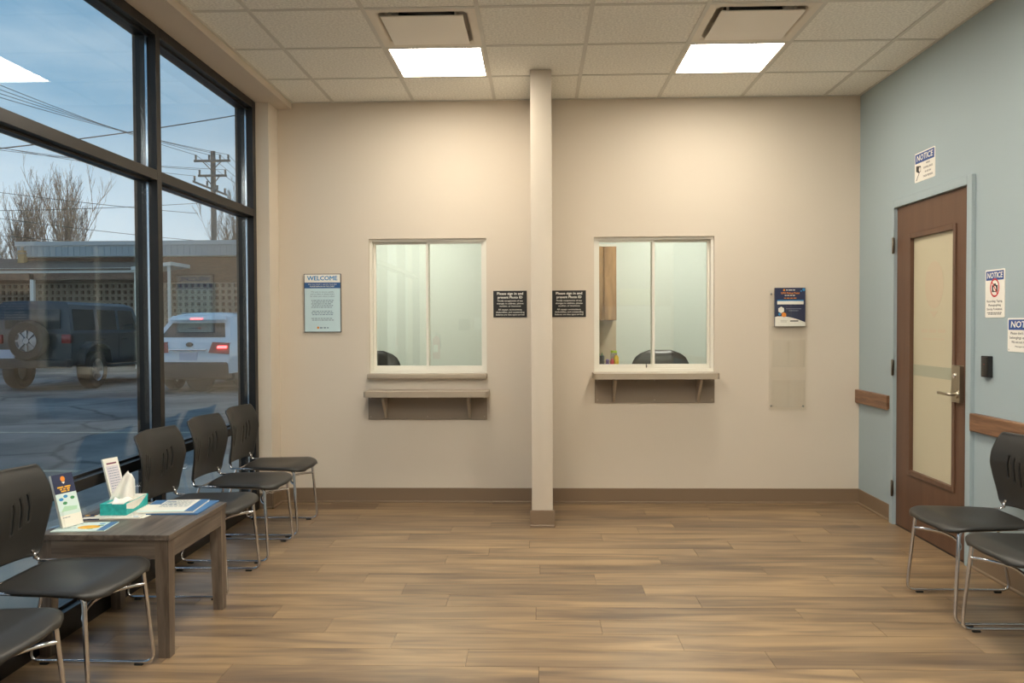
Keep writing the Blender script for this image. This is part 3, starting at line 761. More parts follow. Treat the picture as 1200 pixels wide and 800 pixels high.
flat('grey_panel', -.034, .03, .034, .188, mat('lilac_print', (206, 200, 208), .6), o, Z); dashes(m_wtext, o, [(-.028, .028, .176-.012*k, .003) for k in range(9)], Z+.0004)

# tissue box with a pulled tissue
tx = tag(empty('tissue_box', (-1.897, 3.675, TZ+.0055), (0, 0, .05)), 'teal tissue box with a pulled white tissue', 'tissue box')
bw, bl, bh = .118, .225, .052
box('carton', (-bw/2, -bl/2, 0), (bw/2, bl/2, bh), m_teal, tx, .0015, 1)
prism('top_print', [(-.03, -bl/2+.004), (bw/2-.003, -bl/2+.05), (bw/2-.003, bl/2-.003), (-bw/2+.02, bl/2-.003), (-bw/2+.04, 0)], bh, bh+.0005, mat('tissue_cream', (222, 216, 204), .7, noise=(40, .08)), tx)
prism('side_print', [(bw/2-.06, 0), (bw/2, 0), (bw/2, .001)], 0, .0001, m_teal, tx) if False else None
sp = mesh('side_print', [(bw/2+.0005, -bl/2+.0, bh*.98), (bw/2+.0005, bl/2-.01, bh*.98), (bw/2+.0005, .02, .02), (bw/2+.0005, -.04, .014), (bw/2+.0005, -bl/2, .03)], [(0, 1, 2, 3, 4)], mat('tissue_cream', (222, 216, 204), .7), tx)
# tissue: folded, flaring sheet
vs = []; fs = []; nu, nv = 14, 16
for a in range(nu+1):
    u = a/nu
    wd = .046*(1-u)**.9+.013; hz = bh-.004+.118*u
    for c in range(nv+1):
        v = -1+2*c/nv
        fold = .014*math.sin(v*6+u*2.5)*(1-.6*u)+.006*math.sin(11*v+3*u)*(1-u)
        lean = .034*u+.010*u*u
        vs.append((-.01+fold+.25*lean, v*wd+lean*.9-.01, hz-.012*v*u+.005*math.sin(3*v+6*u)*u-(.02*max(0, v)*max(0, u-.8)/.2)))
for a in range(nu):
    for c in range(nv): fs.append((a*(nv+1)+c, a*(nv+1)+c+1, (a+1)*(nv+1)+c+1, (a+1)*(nv+1)+c))
ts = mesh('tissue', vs, fs, m_tissue, tx, 'all'); ts.rotation_euler = (0, 0, -1.0); md = ts.modifiers.new('t', 'SOLIDIFY'); md.thickness = .0012
# a flap of tissue draping over the carton's front edge
vs = []; fs = []
for a in range(9):
    u = a/8
    for c in range(9):
        v = -1+2*c/8
        d = u*.085
        y = -.03-min(d, bl/2-.028)*1.0+.0; z = bh+.002+.006*math.sin(v*4)*(1-u)+.008*(1-u)
        if d > bl/2-.03: z -= (d-(bl/2-.03)); y = -bl/2-.002
        vs.append((.012+v*.04*(1-.35*u)+.01*u, y, z))
for a in range(8):
    for c in range(8): fs.append((a*9+c, a*9+c+1, (a+1)*9+c+1, (a+1)*9+c))
ts = mesh('tissue_flap', vs, fs, m_tissue, tx, 'all'); md = ts.modifiers.new('t', 'SOLIDIFY'); md.thickness = .0012

def sheet(name, w_, l_, t, x, y, rz, label, cat, m=m_paper, z=TZ):
    o = box(name, (-w_/2, -l_/2, 0), (w_/2, l_/2, t), m); tag(o, label, cat); return on_table(o, x, y, rz, z)
# magazine beside the holder
o = sheet('magazine', .216, .15, .004, -1.91, 3.372, .10, 'mint magazine with a yellow fruit picture at the table corner', 'magazine', m_lpaper)
Z = .0046
flat('blue_edge', .075, -.073, .107, .073, m_bpaper, o, Z)
prism('yellow_print', [(.02+.045*math.cos(PI*k/10), -.012+.03*math.sin(PI*k/10)) for k in range(20)], .004, Z+.0002, m_yel, o)
for x, y, mm in ((.058, .015, m_grn), (.052, .045, m_wblue), (.035, -.04, m_grn)): prism('print_spot', [(x+.013*math.cos(PI*k/4), y+.008*math.sin(PI*k/4)) for k in range(8)], .004, Z, mm, o)
dashes(m_bpaper, o, [(-.09, -.03, .05, .008), (-.09, -.04, .02, .006), (-.09, -.03, -.02, .006)], Z)
# white leaflet under the tissue box
o = sheet('white_booklet', .21, .275, .005, -1.872, 3.655, .10, 'white booklet lying under the teal tissue box', 'booklet')
dashes(m_wtext, o, [(-.08, .07, .12-.02*k, .004) for k in range(12)], .0055)
flat('logo_mark', .07, -.12, .09, -.112, m_wblue, o, .0055)
# navy booklet behind
o = sheet('navy_booklet', .13, .1, .004, -1.98, 3.545, .35, 'small navy booklet with orange marks beside the white booklet', 'booklet', m_navy)
for x, y in ((.02, .02), (-.02, .03)): prism('orange_mark', [(x+.012*math.cos(PI*k/4), y+.009*math.sin(PI*k/4)) for k in range(8)], .004, .0046, m_yel, o)
flat('white_note', -.03, -.035, .04, -.005, m_wh, o, .0046)
# little card
o = sheet('small_card', .046, .075, .0012, -1.762, 3.575, -.1, 'small white card lying alone near the folders', 'card')
flat('blue_edge', -.023, -.037, -.014, .037, mat('pale_blue_print', (170, 190, 214), .6), o, .0018)
# folders
o = sheet('blue_folder', .265, .27, .007, -1.665, 3.735, .03, 'blue-edged paper folder at the bottom of the stack on the table', 'folder', m_bpaper)
o = sheet('info_packet', .25, .25, .007, -1.69, 3.725, .10, 'white information packet lying on top of the blue folder', 'packet', m_paper, TZ+.0075)
Z = .0078
flat('navy_corner', -.122, .03, -.07, .122, m_bpaper, o, Z); flat('blue_stripe', .085, -.125, .125, .125, m_bpaper, o, Z); flat('mint_strip', -.125, -.125, .085, -.1, m_lpaper, o, Z)
dashes(m_wtext, o, [(-.06, .07, .1-.018*k, .005) for k in range(8)], Z+.0003); dashes(m_bpaper, o, [(-.11, -.01, .08, .012), (-.07, .02, .02, .008)], Z+.0004, 'heading', 12)

# ------------------------------------------------------------------ reception room behind the service windows
YB = 8.35
RX0, RX1 = -2.05, 2.5
struct(box('wall_reception_back', (RX0, YB, -.05), (RX1, YB+.1, 2.75), m_green))
struct(box('wall_reception_left', (RX0-.1, D+.13, -.05), (RX0, YB, 2.75), m_green))
struct(box('wall_reception_right', (RX1, D+.13, -.05), (RX1+.1, YB, 2.75), m_green))
struct(box('wall_reception_divider', (-.05, D+.13, -.05), (.03, YB, 2.75), mat('slate_partition', (84, 88, 90), .6)))  # out-of-view divider, coloured dark to dim its reflection in the storefront glass
struct(box('floor_reception', (RX0-.1, D+.13, -.06), (RX1+.1, YB+.1, -.004), mat('grey_carpet', (120, 116, 110), .9)))
struct(box('ceiling_reception', (RX0-.1, D+.13, 2.75), (RX1+.1, YB+.1, 2.8), m_white))
RL = [(-1.2, 7.35), (1.25, 7.35)]
for k, (x, y) in enumerate(RL):
    r = tag(empty('office_light', (x, y, 2.735)), ['lit ceiling panel in the booth behind the WELCOME-side window', 'lit ceiling panel in the booth behind the single-shelf window'][k], 'ceiling light')
    boxes('frame', [((-.31, -.31, 0), (.31, -.29, .0145)), ((-.31, .29, 0), (.31, .31, .0145)), ((-.31, -.29, 0), (-.29, .29, .0145)), ((.29, -.29, 0), (.31, .29, .0145))], m_white, r)
    box('diffuser', (-.29, -.29, .003), (.29, .29, .0145), emit('office_diffuser', (1.0, .95, .86), 34), r)
def office_chair(x, y, rz, label):
    r = tag(empty('office_chair', (x, y, 0), (0, 0, rz)), label, 'chair')
    vs = []; fs = []; nu, nv = 18, 14
    outline = [(0, .20), (.1, .235), (.5, .255), (.78, .25), (.9, .215), (.96, .165), (1, .08)]
    for side in (1, -1):
        for a in range(nu+1):
            u = a/nu; hw = smooth_tab(outline, u, 3, .02)
            for c in range(nv+1):
                v = -1+2*c/nv; th = .045*(1-abs(v)**4)*(1-(2*u-1)**8)**.5+.004
                vs.append((v*hw, .22+.06*u*u+.03*v*v*-1+side*th, .56+.56*u))
    k = (nu+1)*(nv+1)
    for s in (0, 1):
        for a in range(nu):
            for c in range(nv):
                q = [s*k+a*(nv+1)+c, s*k+a*(nv+1)+c+1, s*k+(a+1)*(nv+1)+c+1, s*k+(a+1)*(nv+1)+c]; fs.append(tuple(q))
    edge = [(a*(nv+1)) for a in range(nu+1)]+[nu*(nv+1)+c for c in range(1, nv+1)]+[a*(nv+1)+nv for a in range(nu-1, -1, -1)]+[c for c in range(nv-1, 0, -1)]
    for p, q in zip(edge, edge[1:]+edge[:1]): fs.append((p, q, k+q, k+p))
    mesh('backrest', vs, fs, m_leather, r, 50)
    box('seat', (-.25, -.26, .44), (.25, .24, .53), m_leather, r, .035, 3)
    tube('back_support', rounded([(0, .1, .43), (0, .3, .43), (0, .31, .75)], .06), .018, m_rub, r)
    lathe('gas_column', [(.0, .1), (.028, .1), (.028, .3), (.02, .3), (.02, .44), (0, .44)], m_rub, r, 16)
    for q in range(5):
        a = 2*PI*q/5; arm = tube('base_arm', [(.02*math.cos(a), .02*math.sin(a), .12), (.3*math.cos(a), .3*math.sin(a), .075)], [.02, .013], m_rub, r, 8)
        cs = lathe('caster', [(0, -.02), (.026, -.02), (.028, 0), (.026, .02), (0, .02)], m_rub, arm, 14, Matrix.Translation((.3*math.cos(a), .3*math.sin(a), .03)) @ Matrix.Rotation(a, 4, 'Z') @ Matrix.Rotation(PI/2, 4, 'X'))
    for s in (-1, 1): tube('armrest', rounded([(s*.24, .12, .47), (s*.3, .12, .47), (s*.3, .1, .68), (s*.3, -.16, .68)], .05), .017, m_rub, r)
    return r
office_chair(-1.445, 6.95, PI*.02, 'black leather office chair behind the WELCOME-side service window')
office_chair(1.06, 6.95, -.06, 'black leather office chair behind the single-shelf service window')
# cabinets in the right booth
cb = tag(empty('wall_cabinet', (.39, YB, 1.382)), 'walnut wall cabinet seen through the single-shelf service window', 'cabinet')
yc = YB-.36
sc_ = .742+.0
X1 = .772
box('carcass', (.03-.39, -.34, 0), (X1-.39, 0, .74), m_cabw, cb)
for a, c in ((.035, .34), (.343, .646), (.650, X1-.002)):
    box('cabinet_door', (a-.39, -.36, .003), (c-.39, -.3405, .717), m_cabw, cb, .0015, 1)
box('light_strip', (.03-.39, -.358, .72), (X1-.39, -.341, .74), m_alu, cb)
bs = tag(box('backsplash_panel', (.03, YB-.03, .95), (X1+.025, YB, 1.38), mat('tan_panel', (196, 176, 146), .5)), 'tan panel below the walnut wall cabinet', 'panel')
bc = tag(empty('base_cabinet', (.4, YB, 0)), 'low walnut base cabinet under the tan panel', 'cabinet')
box('carcass', (.03-.4, -.58, .1), (X1-.4, -.031, .905), m_cabw, bc); box('toe_kick', (.03-.4, -.52, 0), (X1-.4, -.031, .1), m_ink, bc)
for a, c in ((.035, .41), (.414, X1-.004)): d = box('cabinet_door', (a-.4, -.6, .115), (c-.4, -.581, .895), m_cabw, bc, .0015, 1); tube('handle', [(a+.05-.4, -.625, .8), (a+.05-.4, -.625, .88)], .005, m_steel, d)
CT = .945
tag(box('countertop', (.031, YB-.62, .906), (X1, YB-.031, CT), m_lam, None, .004, 1), 'taupe countertop on the low walnut cabinet', 'countertop')
CY = YB-.52
def cpx(px): return (px-600)/957.47*CY-.0312*CY      # across the counter
pc = tag(empty('pen_cup', (.602, CY, CT)), 'dark mesh pen cup full of green pens on the countertop', 'pen cup')
lathe('cup', [(0, .002), (.036, .002), (.038, .10), (.0365, .10), (.0345, .004), (0, .004)], mat('dark_mesh', (40, 44, 46), .5), pc, 20)
for k in range(6): tube('pen', [(.012*math.cos(k*1.05), .012*math.sin(k*1.05), .006), (.026*math.cos(k*1.05), .026*math.sin(k*1.05), .108+.004*k)], .0045, mat('pen_green', (30, 120, 60), .4) if k % 3 else mat('pen_blue', (40, 70, 130), .4), pc, 8)
o = tag(lathe('purple_figurine', [(0, 0), (.022, .0), (.024, .018), (.012, .036), (.018, .048), (.014, .064), (0, .07)], mat('purple', (110, 80, 150), .5), None, 16), 'small purple figurine beside the pen cup', 'figurine'); o.location = (.668, CY, CT)
o = tag(lathe('red_bottle', [(0, 0), (.018, 0), (.02, .01), (.02, .05), (.012, .062), (.012, .072), (0, .074)], mat('red_plastic', (200, 40, 60), .4), None, 16), 'small red bottle beside the yellow bottle on the countertop', 'bottle'); o.location = (.712, CY, CT)
o = tag(lathe('yellow_bottle', [(0, 0), (.022, 0), (.024, .01), (.024, .085), (.014, .098), (.014, .105), (0, .106)], mat('yellow_plastic', (240, 200, 30), .4), None, 16), 'yellow bottle at the edge of the walnut cabinet counter', 'bottle'); o.location = (.752, CY, CT)
o = tag(lathe('lime_tape', [(.016, 0), (.03, 0), (.03, .022), (.016, .022), (.016, 0)], mat('lime', (190, 220, 40), .5), None, 20), 'lime green tape roll lying on the grey tin', 'tape roll'); o.location = (.735, CY+.075, CT+.125)
o = tag(box('storage_tin', (-.03, -.03, 0), (.03, .03, .125), mat('tin', (150, 140, 120), .4, metal=.6), None, .004), 'grey tin holding the lime tape roll on the countertop', 'tin'); o.location = (.735, CY+.075, CT)

# ------------------------------------------------------------------ rear of the lobby (seen mirrored in the service glass)
RY = YR
fe = tag(empty('fire_extinguisher', (-1.78, RY+.085, .74)), 'red fire extinguisher on the wall opposite the service windows', 'fire extinguisher')
lathe('cylinder', [(0, 0), (.06, 0), (.065, .01), (.065, .33), (.055, .37), (.025, .39), (.022, .41), (0, .41)], m_red, fe, 24)
lathe('valve', [(0, .41), (.018, .41), (.018, .45), (0, .45)], m_steel, fe, 16); box('lever', (-.012, -.02, .45), (.012, .08, .462), m_ink, fe)
tube('hose', rounded([(.0, .03, .43), (.07, .05, .43), (.085, .05, .2)], .04), .009, m_ink, fe); box('label_plate', (-.04, .06, .12), (.04, .067, .25), m_wh, fe)
box('wall_bracket', (-.03, -.085, .2), (.03, -.06, .3), m_steel, fe)
ON_REAR = (PI/2, 0, PI)
for nm, x, z, w_, h_, m_, lb, ct in (('whiteboard', 1.75, 1.17, 1.2, .95, m_wh, 'whiteboard on the wall opposite the service windows', 'whiteboard'), ('poster', 1.76, 1.82, .64, .28, mat('cream_paper', (232, 222, 180), .7), 'cream poster above the whiteboard', 'poster'),
                                     ('wall_notice', -1.04, 1.36, .14, .22, m_wh, 'white notice sheet beside a grey box on the far lobby wall', 'notice'), ('wall_box', -1.29, 1.34, .2, .2, m_lamd, 'grey wall box between the extinguisher and a notice', 'box')):
    o = tag(prism(nm, rrect(w_, h_, .004), 0, .012 if nm != 'wall_box' else .06, m_), lb, ct); o.location = (x, RY+.001, z); o.rotation_euler = ON_REAR

# ================================================================== outside
GZ = -.10
m_asph = bpy.data.materials.new('asphalt'); m_asph.use_nodes = True
n = m_asph.node_tree; bs_ = n.nodes['Principled BSDF']; bs_.inputs['Roughness'].default_value = .85
t = n.nodes.new('ShaderNodeTexCoord')
x1 = n.nodes.new('ShaderNodeTexNoise'); x1.inputs['Scale'].default_value = .45; x1.inputs['Detail'].default_value = 8; x1.inputs['Roughness'].default_value = .62
n.links.new(t.outputs['Object'], x1.inputs['Vector'])
vo = n.nodes.new('ShaderNodeTexVoronoi'); vo.feature = 'DISTANCE_TO_EDGE'; vo.inputs['Scale'].default_value = .42
x2 = n.nodes.new('ShaderNodeTexNoise'); x2.inputs['Scale'].default_value = 1.5; x2.inputs['Detail'].default_value = 4; n.links.new(t.outputs['Object'], x2.inputs['Vector'])
mxv = n.nodes.new('ShaderNodeMixRGB'); mxv.inputs[0].default_value = .3; n.links.new(t.outputs['Object'], mxv.inputs[1]); n.links.new(x2.outputs['Color'], mxv.inputs[2]); n.links.new(mxv.outputs[0], vo.inputs['Vector'])
crk = n.nodes.new('ShaderNodeMapRange'); crk.inputs[1].default_value = 0; crk.inputs[2].default_value = .018; crk.inputs[3].default_value = .35; crk.inputs[4].default_value = 1; n.links.new(vo.outputs['Distance'], crk.inputs[0])
cra = n.nodes.new('ShaderNodeValToRGB'); n.links.new(x1.outputs[0], cra.inputs[0])
cra.color_ramp.elements[0].position = .36; cra.color_ramp.elements[0].color = srgb(84, 84, 84); cra.color_ramp.elements[1].position = .66; cra.color_ramp.elements[1].color = srgb(150, 146, 140)
mm_ = n.nodes.new('ShaderNodeMixRGB'); mm_.blend_type = 'MULTIPLY'; mm_.inputs[0].default_value = 1; n.links.new(cra.outputs[0], mm_.inputs[1]); n.links.new(crk.outputs[0], mm_.inputs[2]); n.links.new(mm_.outputs[0], bs_.inputs['Base Color'])
gd = struct(mesh('ground', [(-90, -30, GZ), (40, -30, GZ), (40, 95, GZ), (-90, 95, GZ), (-90, -30, GZ-.2), (40, -30, GZ-.2), (40, 95, GZ-.2), (-90, 95, GZ-.2)], [(0, 1, 2, 3), (7, 6, 5, 4), (0, 1, 5, 4), (1, 2, 6, 5), (2, 3, 7, 6), (3, 0, 4, 7)], m_asph), 'cracked asphalt parking lot')
m_line = mat('worn_paint', (176, 170, 150), .8, noise=(5, .3))
m_conc = mat('pale_concrete', (160, 156, 148), .9, noise=(2, .15))
box('concrete_apron', (-3.6, -6, GZ), (-2.2, 9, GZ+.012), m_conc, gd)
for y in (5.2, 8.0, 10.9): 
    o = box('parking_line', (-9.5, -.05, GZ), (-4.2, .05, GZ+.004), m_line, gd); o.location.y = y

# ---- brick building with a metal fascia and a breeze-block screen
m_brick = bpy.data.materials.new('brown_brick'); m_brick.use_nodes = True
n = m_brick.node_tree; bs_ = n.nodes['Principled BSDF']; bs_.inputs['Roughness'].default_value = .9
t = n.nodes.new('ShaderNodeTexCoord'); mpb = n.nodes.new('ShaderNodeMapping'); mpb.inputs['Rotation'].default_value = (PI/2, 0, 0); n.links.new(t.outputs['Object'], mpb.inputs[0])
bt = n.nodes.new('ShaderNodeTexBrick'); bt.inputs['Scale'].default_value = 4.5; bt.inputs['Color1'].default_value = srgb(136, 98, 78); bt.inputs['Color2'].default_value = srgb(116, 84, 68); bt.inputs['Mortar'].default_value = srgb(150, 130, 115); bt.inputs['Mortar Size'].default_value = .012
n.links.new(mpb.outputs[0], bt.inputs[0]); n.links.new(bt.outputs[0], bs_.inputs['Base Color'])
m_fasc = mat('grey_fascia', (176, 182, 184), .5)
m_block = mat('tan_block', (178, 158, 138), .9, noise=(3, .1))
m_roof = mat('brown_shingle', (112, 92, 80), .9, noise=(9, .25))
BY = 29.0
bd = tag(empty('brick_building', (-12, BY, GZ)), 'low brown brick building with a flat grey metal fascia across the lot', 'building')
bd_x0 = -18.4+12
box('wall', (bd_x0, 0, 0), (10, 9, 3.9), m_brick, bd)
fa = box('fascia', (bd_x0-.15, -.35, 3.92), (10.2, 9.2, 4.44), m_fasc, bd)
cap = box('coping', (bd_x0-.2, -.4, 4.3), (10.25, 9.25, 4.45), mat('pale_coping', (190, 196, 196), .5), bd)
for k in range(68): box('fascia_rib', (bd_x0-.1+.22*k, -.372, 3.93), (bd_x0-.06+.22*k, -.35, 4.3), m_fasc, fa)
box('soffit_strip', (bd_x0, -.3, 3.9), (10, 0, 3.93), m_wh, bd)
# breeze blocks: each a square ring, too small to pick apart
def breeze(name, x0, nx, nz, y, z0, s=.22):
    vs = []; fs = []
    for i in range(nx):
        for k in range(nz):
            cx, cz = x0+s*(i+.5), z0+s*(k+.5); a = s/2-.006; h = s*.30; o = len(vs)
            for yy in (y, y+.12):
                vs += [(cx-a, yy, cz-a), (cx+a, yy, cz-a), (cx+a, yy, cz+a), (cx-a, yy, cz+a), (cx-h, yy, cz-h), (cx+h, yy, cz-h), (cx+h, yy, cz+h), (cx-h, yy, cz+h)]
            for q in range(4):
                r_ = (q+1) % 4
                fs += [(o+q, o+r_, o+4+r_, o+4+q), (o+4+q, o+4+r_, o+12+r_, o+12+q), (o+q, o+8+q, o+8+r_, o+r_)]
    q = mesh(name, vs, fs, m_block, bd); q['kind'] = 'stuff'; return q
breeze('breeze_block_screen', bd_x0-1.4, 46, 13, -.4, .1)
# lower wing in front: eave with white fascia and a shingled slope
wg = tag(empty('porch_wing', (-16, 27, GZ)), 'low shingled porch roof with a white eave in front of the brick building', 'building')
box('eave_board', (-6, -.05, 3.22), (2.75, .0, 3.38), m_wh, wg)
mesh('roof_slope', [(-6, -.1, 3.36), (2.8, -.1, 3.36), (2.0, 2.3, 3.80), (-6, 2.3, 3.95), (-6, -.1, 3.30), (2.8, -.1, 3.30), (2.0, 2.3, 3.60), (-6, 2.3, 3.60)], [(0, 1, 2, 3), (7, 6, 5, 4), (0, 1, 5, 4), (1, 2, 6, 5), (2, 3, 7, 6), (3, 0, 4, 7)], m_roof, wg)
box('wall', (-6, 2.0, 0), (-2.3, 2.3, 3.55), m_brick, wg)
box('frieze', (-6, .0, 3.0), (2.7, .12, 3.3), m_brick, wg)
for x in (-4.2, -1.0, 2.6): box('porch_post', (x-.06, .0, 0), (x+.06, .12, 3.2), m_wh, wg)
cn = tag(empty('entry_canopy', (-12.9, 26.9, GZ)), 'small white entry canopy on posts behind the white car', 'canopy')
mesh('canopy_roof', [(-.6, -.1, 3.40), (.75, -.1, 3.56), (.75, 1.4, 3.56), (-.6, 1.4, 3.40), (-.6, -.1, 3.28), (.75, -.1, 3.44), (.75, 1.4, 3.44), (-.6, 1.4, 3.28)], [(0, 1, 2, 3), (7, 6, 5, 4), (0, 1, 5, 4), (1, 2, 6, 5), (2, 3, 7, 6), (3, 0, 4, 7)], m_wh, cn)
for x in (-.5, .62): box('canopy_post', (x-.04, 0, 0), (x+.04, .08, 3.44 if x > 0 else 3.3), m_wh, cn)
ch = tag(empty('brick_chimney', (-18.32, 28.6, 3.35)), 'small tan chimney stack rising behind the porch roof', 'chimney')
box('stack', (-.11, -.11, 0), (.11, .11, .68), mat('tan_brick', (196, 160, 110), .8, noise=(12, .15)), ch); box('cap', (-.14, -.14, .55), (.14, .14, .6), m_block, ch); lathe('flue', [(0, .68), (.05, .68), (.045, .8), (0, .8)], m_block, ch, 10)

# ---- vehicles: shells lofted through rings (l forward, half width, z)
def car_shell(name, rings, m, parent):
    nl = len(rings[0]); vs = []; fs = []
    for rg_ in rings:
        for l, hw, z in rg_: vs.append((hw, l, z))
        for l, hw, z in reversed(rg_): vs.append((-hw, l, z))
    k = 2*nl
    for a in range(len(rings)-1):
        for c in range(k): fs.append((a*k+c, a*k+(c+1) % k, (a+1)*k+(c+1) % k, (a+1)*k+c))
    for a in (0, len(rings)-1):
        for c in range(nl-1): fs.append((a*k+c, a*k+c+1, a*k+k-2-c, a*k+k-1-c))
    return mesh(name, vs, fs, m, parent, 32)
def lerp(a, c, t): return tuple(p+(q-p)*t for p, q in zip(a, c))
def side_glass(parent, A, B, C_, E_, m, s, off=.008, name='side_window'):
    """quad on the side given four (l, hw, z) corners, pushed out a little and given thickness"""
    vs = []
    for d in (off, -.01):
        for l, hw, z in (A, B, C_, E_): vs.append((s*(hw+d), l, z))
    return mesh(name, vs, [(0, 1, 2, 3), (7, 6, 5, 4), (0, 1, 5, 4), (1, 2, 6, 5), (2, 3, 7, 6), (3, 0, 4, 7)], m, parent)
def wheel(parent, x, y, r, wd, spokes, mrim, name='wheel', axis=None):
    mt = Matrix.Translation((x, y, r)) @ (Matrix.Rotation(PI/2, 4, 'Y') if axis is None else axis)
    w_ = lathe(name, [(r*.6, -wd/2), (r*.93, -wd/2), (r, -wd*.32), (r, wd*.32), (r*.93, wd/2), (r*.6, wd/2)], m_rub, parent, 28, mt)
    sd = 1 if x > 0 else -1
    lathe('rim', [(0, sd*wd*.30), (r*.16, sd*wd*.34), (r*.2, sd*wd*.25), (r*.5, sd*wd*.2), (r*.62, sd*wd*.42), (r*.6, 0), (0, 0)], mrim, w_, 28, mt)
    for k in range(spokes):
        a = 2*PI*k/spokes; b = bmesh.new()
        bm_box(b, (r*.14, -r*.07, sd*wd*.2-.02), (r*.58, r*.07, sd*wd*.2+.045), 0, 1, mt @ Matrix.Rotation(a, 4, 'Z')); from_bm('spoke', b, mrim, w_)
    return w_
m_cglass = mat('car_glass', (38, 44, 50), .08, spec=.6)
m_wpaint = mat('white_car_paint', (226, 230, 234), .25, coat=.6)
m_dcar = mat('dark_car_trim', (40, 40, 42), .6)
m_tail = mat('tail_lens', (150, 26, 26), .2, coat=.5)
m_brake = emit('brake_lamp', (1, .06, .05), 5)
m_rim = mat('alloy', (150, 152, 156), .3, metal=1)
m_plate = mat('licence_plate', (190, 196, 214), .5)

# white crossover, rear towards the lobby
sv = tag(empty('white_suv', (-7.50, 17.3, GZ), (0, 0, math.radians(-5))), 'white car with lit red brake lamps parked across the lot', 'car')
R_ = [[(.16, .80, .33), (.04, .90, .42), (.0, .93, .66), (.03, .925, .82), (.10, .90, 1.06), (.20, .86, 1.16), (.60, .69, 1.62), (.66, .58, 1.68), (.72, .30, 1.71)],
      [(.8, .84, .30), (.8, .93, .42), (.8, .945, .66), (.8, .945, .84), (.8, .93, 1.06), (.85, .885, 1.16), (1.0, .70, 1.65), (1.0, .58, 1.71), (1.0, .30, 1.74)],
      [(2.4, .84, .30), (2.4, .93, .42), (2.4, .945, .66), (2.4, .945, .84), (2.4, .93, 1.04), (2.4, .885, 1.12), (2.5, .70, 1.64), (2.45, .58, 1.70), (2.45, .30, 1.73)],
      [(3.5, .84, .30), (3.5, .93, .42), (3.5, .945, .66), (3.5, .94, .84), (3.5, .92, 1.0), (3.45, .86, 1.06), (3.4, .74, 1.1), (3.35, .58, 1.12), (3.3, .30, 1.13)],
      [(4.45, .80, .32), (4.45, .88, .42), (4.45, .88, .62), (4.4, .86, .74), (4.35, .82, .84), (4.3, .76, .88), (4.3, .66, .90), (4.3, .52, .92), (4.3, .30, .93)],
      [(4.55, .6, .34), (4.66, .66, .44), (4.68, .66, .58), (4.64, .64, .68), (4.6, .6, .74), (4.58, .56, .77), (4.56, .5, .78), (4.55, .4, .79), (4.55, .25, .8)]]
car_shell('body_shell', R_, m_wpaint, sv)
def rear_quad(parent, name, pts, m, t=.012):
    """panel on the tail: pts (x, l, z) counter-clockwise seen from behind"""
    vs = [(x, l-t, z) for x, l, z in pts]+[(x, l+.05, z) for x, l, z in pts]; k = len(pts)
    return mesh(name, vs, [tuple(range(k)), tuple(range(k, 2*k))[::-1]]+[(i, (i+1) % k, k+(i+1) % k, k+i) for i in range(k)], m, parent)
rear_quad(sv, 'rear_window', [(-.74, .235, 1.19), (.74, .235, 1.19), (.60, .50, 1.50), (-.60, .50, 1.50)], m_cglass, .02)
rear_quad(sv, 'roof_spoiler', [(-.66, .40, 1.57), (.66, .40, 1.57), (.60, .52, 1.66), (-.60, .52, 1.66)], m_wpaint, .03)
rear_quad(sv, 'high_brake_lamp', [(-.13, .39, 1.585), (.13, .39, 1.585), (.13, .41, 1.61), (-.13, .41, 1.61)], m_brake, .03)
for s in (-1, 1):
    tl = rear_quad(sv, 'tail_lamp', [(s*.46, .035, .86), (s*.915, .045, .83), (s*.90, .10, 1.07), (s*.52, .10, 1.09)][::s], m_tail, .03)
    rear_quad(tl, 'brake_lamp', [(s*.66, .03, .955), (s*.86, .04, .955), (s*.86, .07, 1.01), (s*.66, .07, 1.01)][::s], m_brake, .045)
    side_glass(sv, (.95, .895, 1.16), (1.75, .895, 1.15), (1.75, .735, 1.58), (1.12, .735, 1.58), m_cglass, s)
    side_glass(sv, (1.82, .895, 1.15), (3.1, .88, 1.12), (2.55, .735, 1.58), (1.82, .735, 1.58), m_cglass, s)
    for y in (.95, 3.65): wheel(sv, s*.83, y, .36, .22, 5, m_rim)
box('rear_bumper', (-.90, -.05, .30), (.90, .22, .66), m_dcar, sv, .05, 3)
box('rocker_cladding', (-.955, .2, .27), (.955, 4.2, .42), m_dcar, sv, .03)
box('chrome_strip', (-.42, -.035, .905), (.42, .03, .945), m_chrome, sv, .008)
rear_quad(sv, 'licence_plate', [(-.2, .02, .70), (.2, .02, .70), (.2, .03, .87), (-.2, .03, .87)], m_plate, .02)
o = lathe('emblem', [(0, .02), (.075, .015), (.085, 0)], m_dcar, sv, 24, Matrix.Translation((0, .07, 1.035)) @ Matrix.Rotation(PI/2-.25, 4, 'X') @ Matrix.Diagonal((1, .6, 1, 1)))
tube('roof_rail', [(.62, .9, 1.72), (.62, 2.3, 1.72)], .018, m_rim, sv); tube('roof_rail', [(-.62, .9, 1.72), (-.62, 2.3, 1.72)], .018, m_rim, sv)
b = bmesh.new(); bm_lathe(b, [(0, -.08), (.3, -.08), (.33, -.03), (.33, .05), (.3, .08), (0, .08)], 24, Matrix.Translation((0.05, .45, .33)) @ Matrix.Rotation(PI/2, 4, 'X')); from_bm('spare_wheel', b, m_rub, sv, 40)  # plain dark disc under the rear bumper, shaped like a wheel

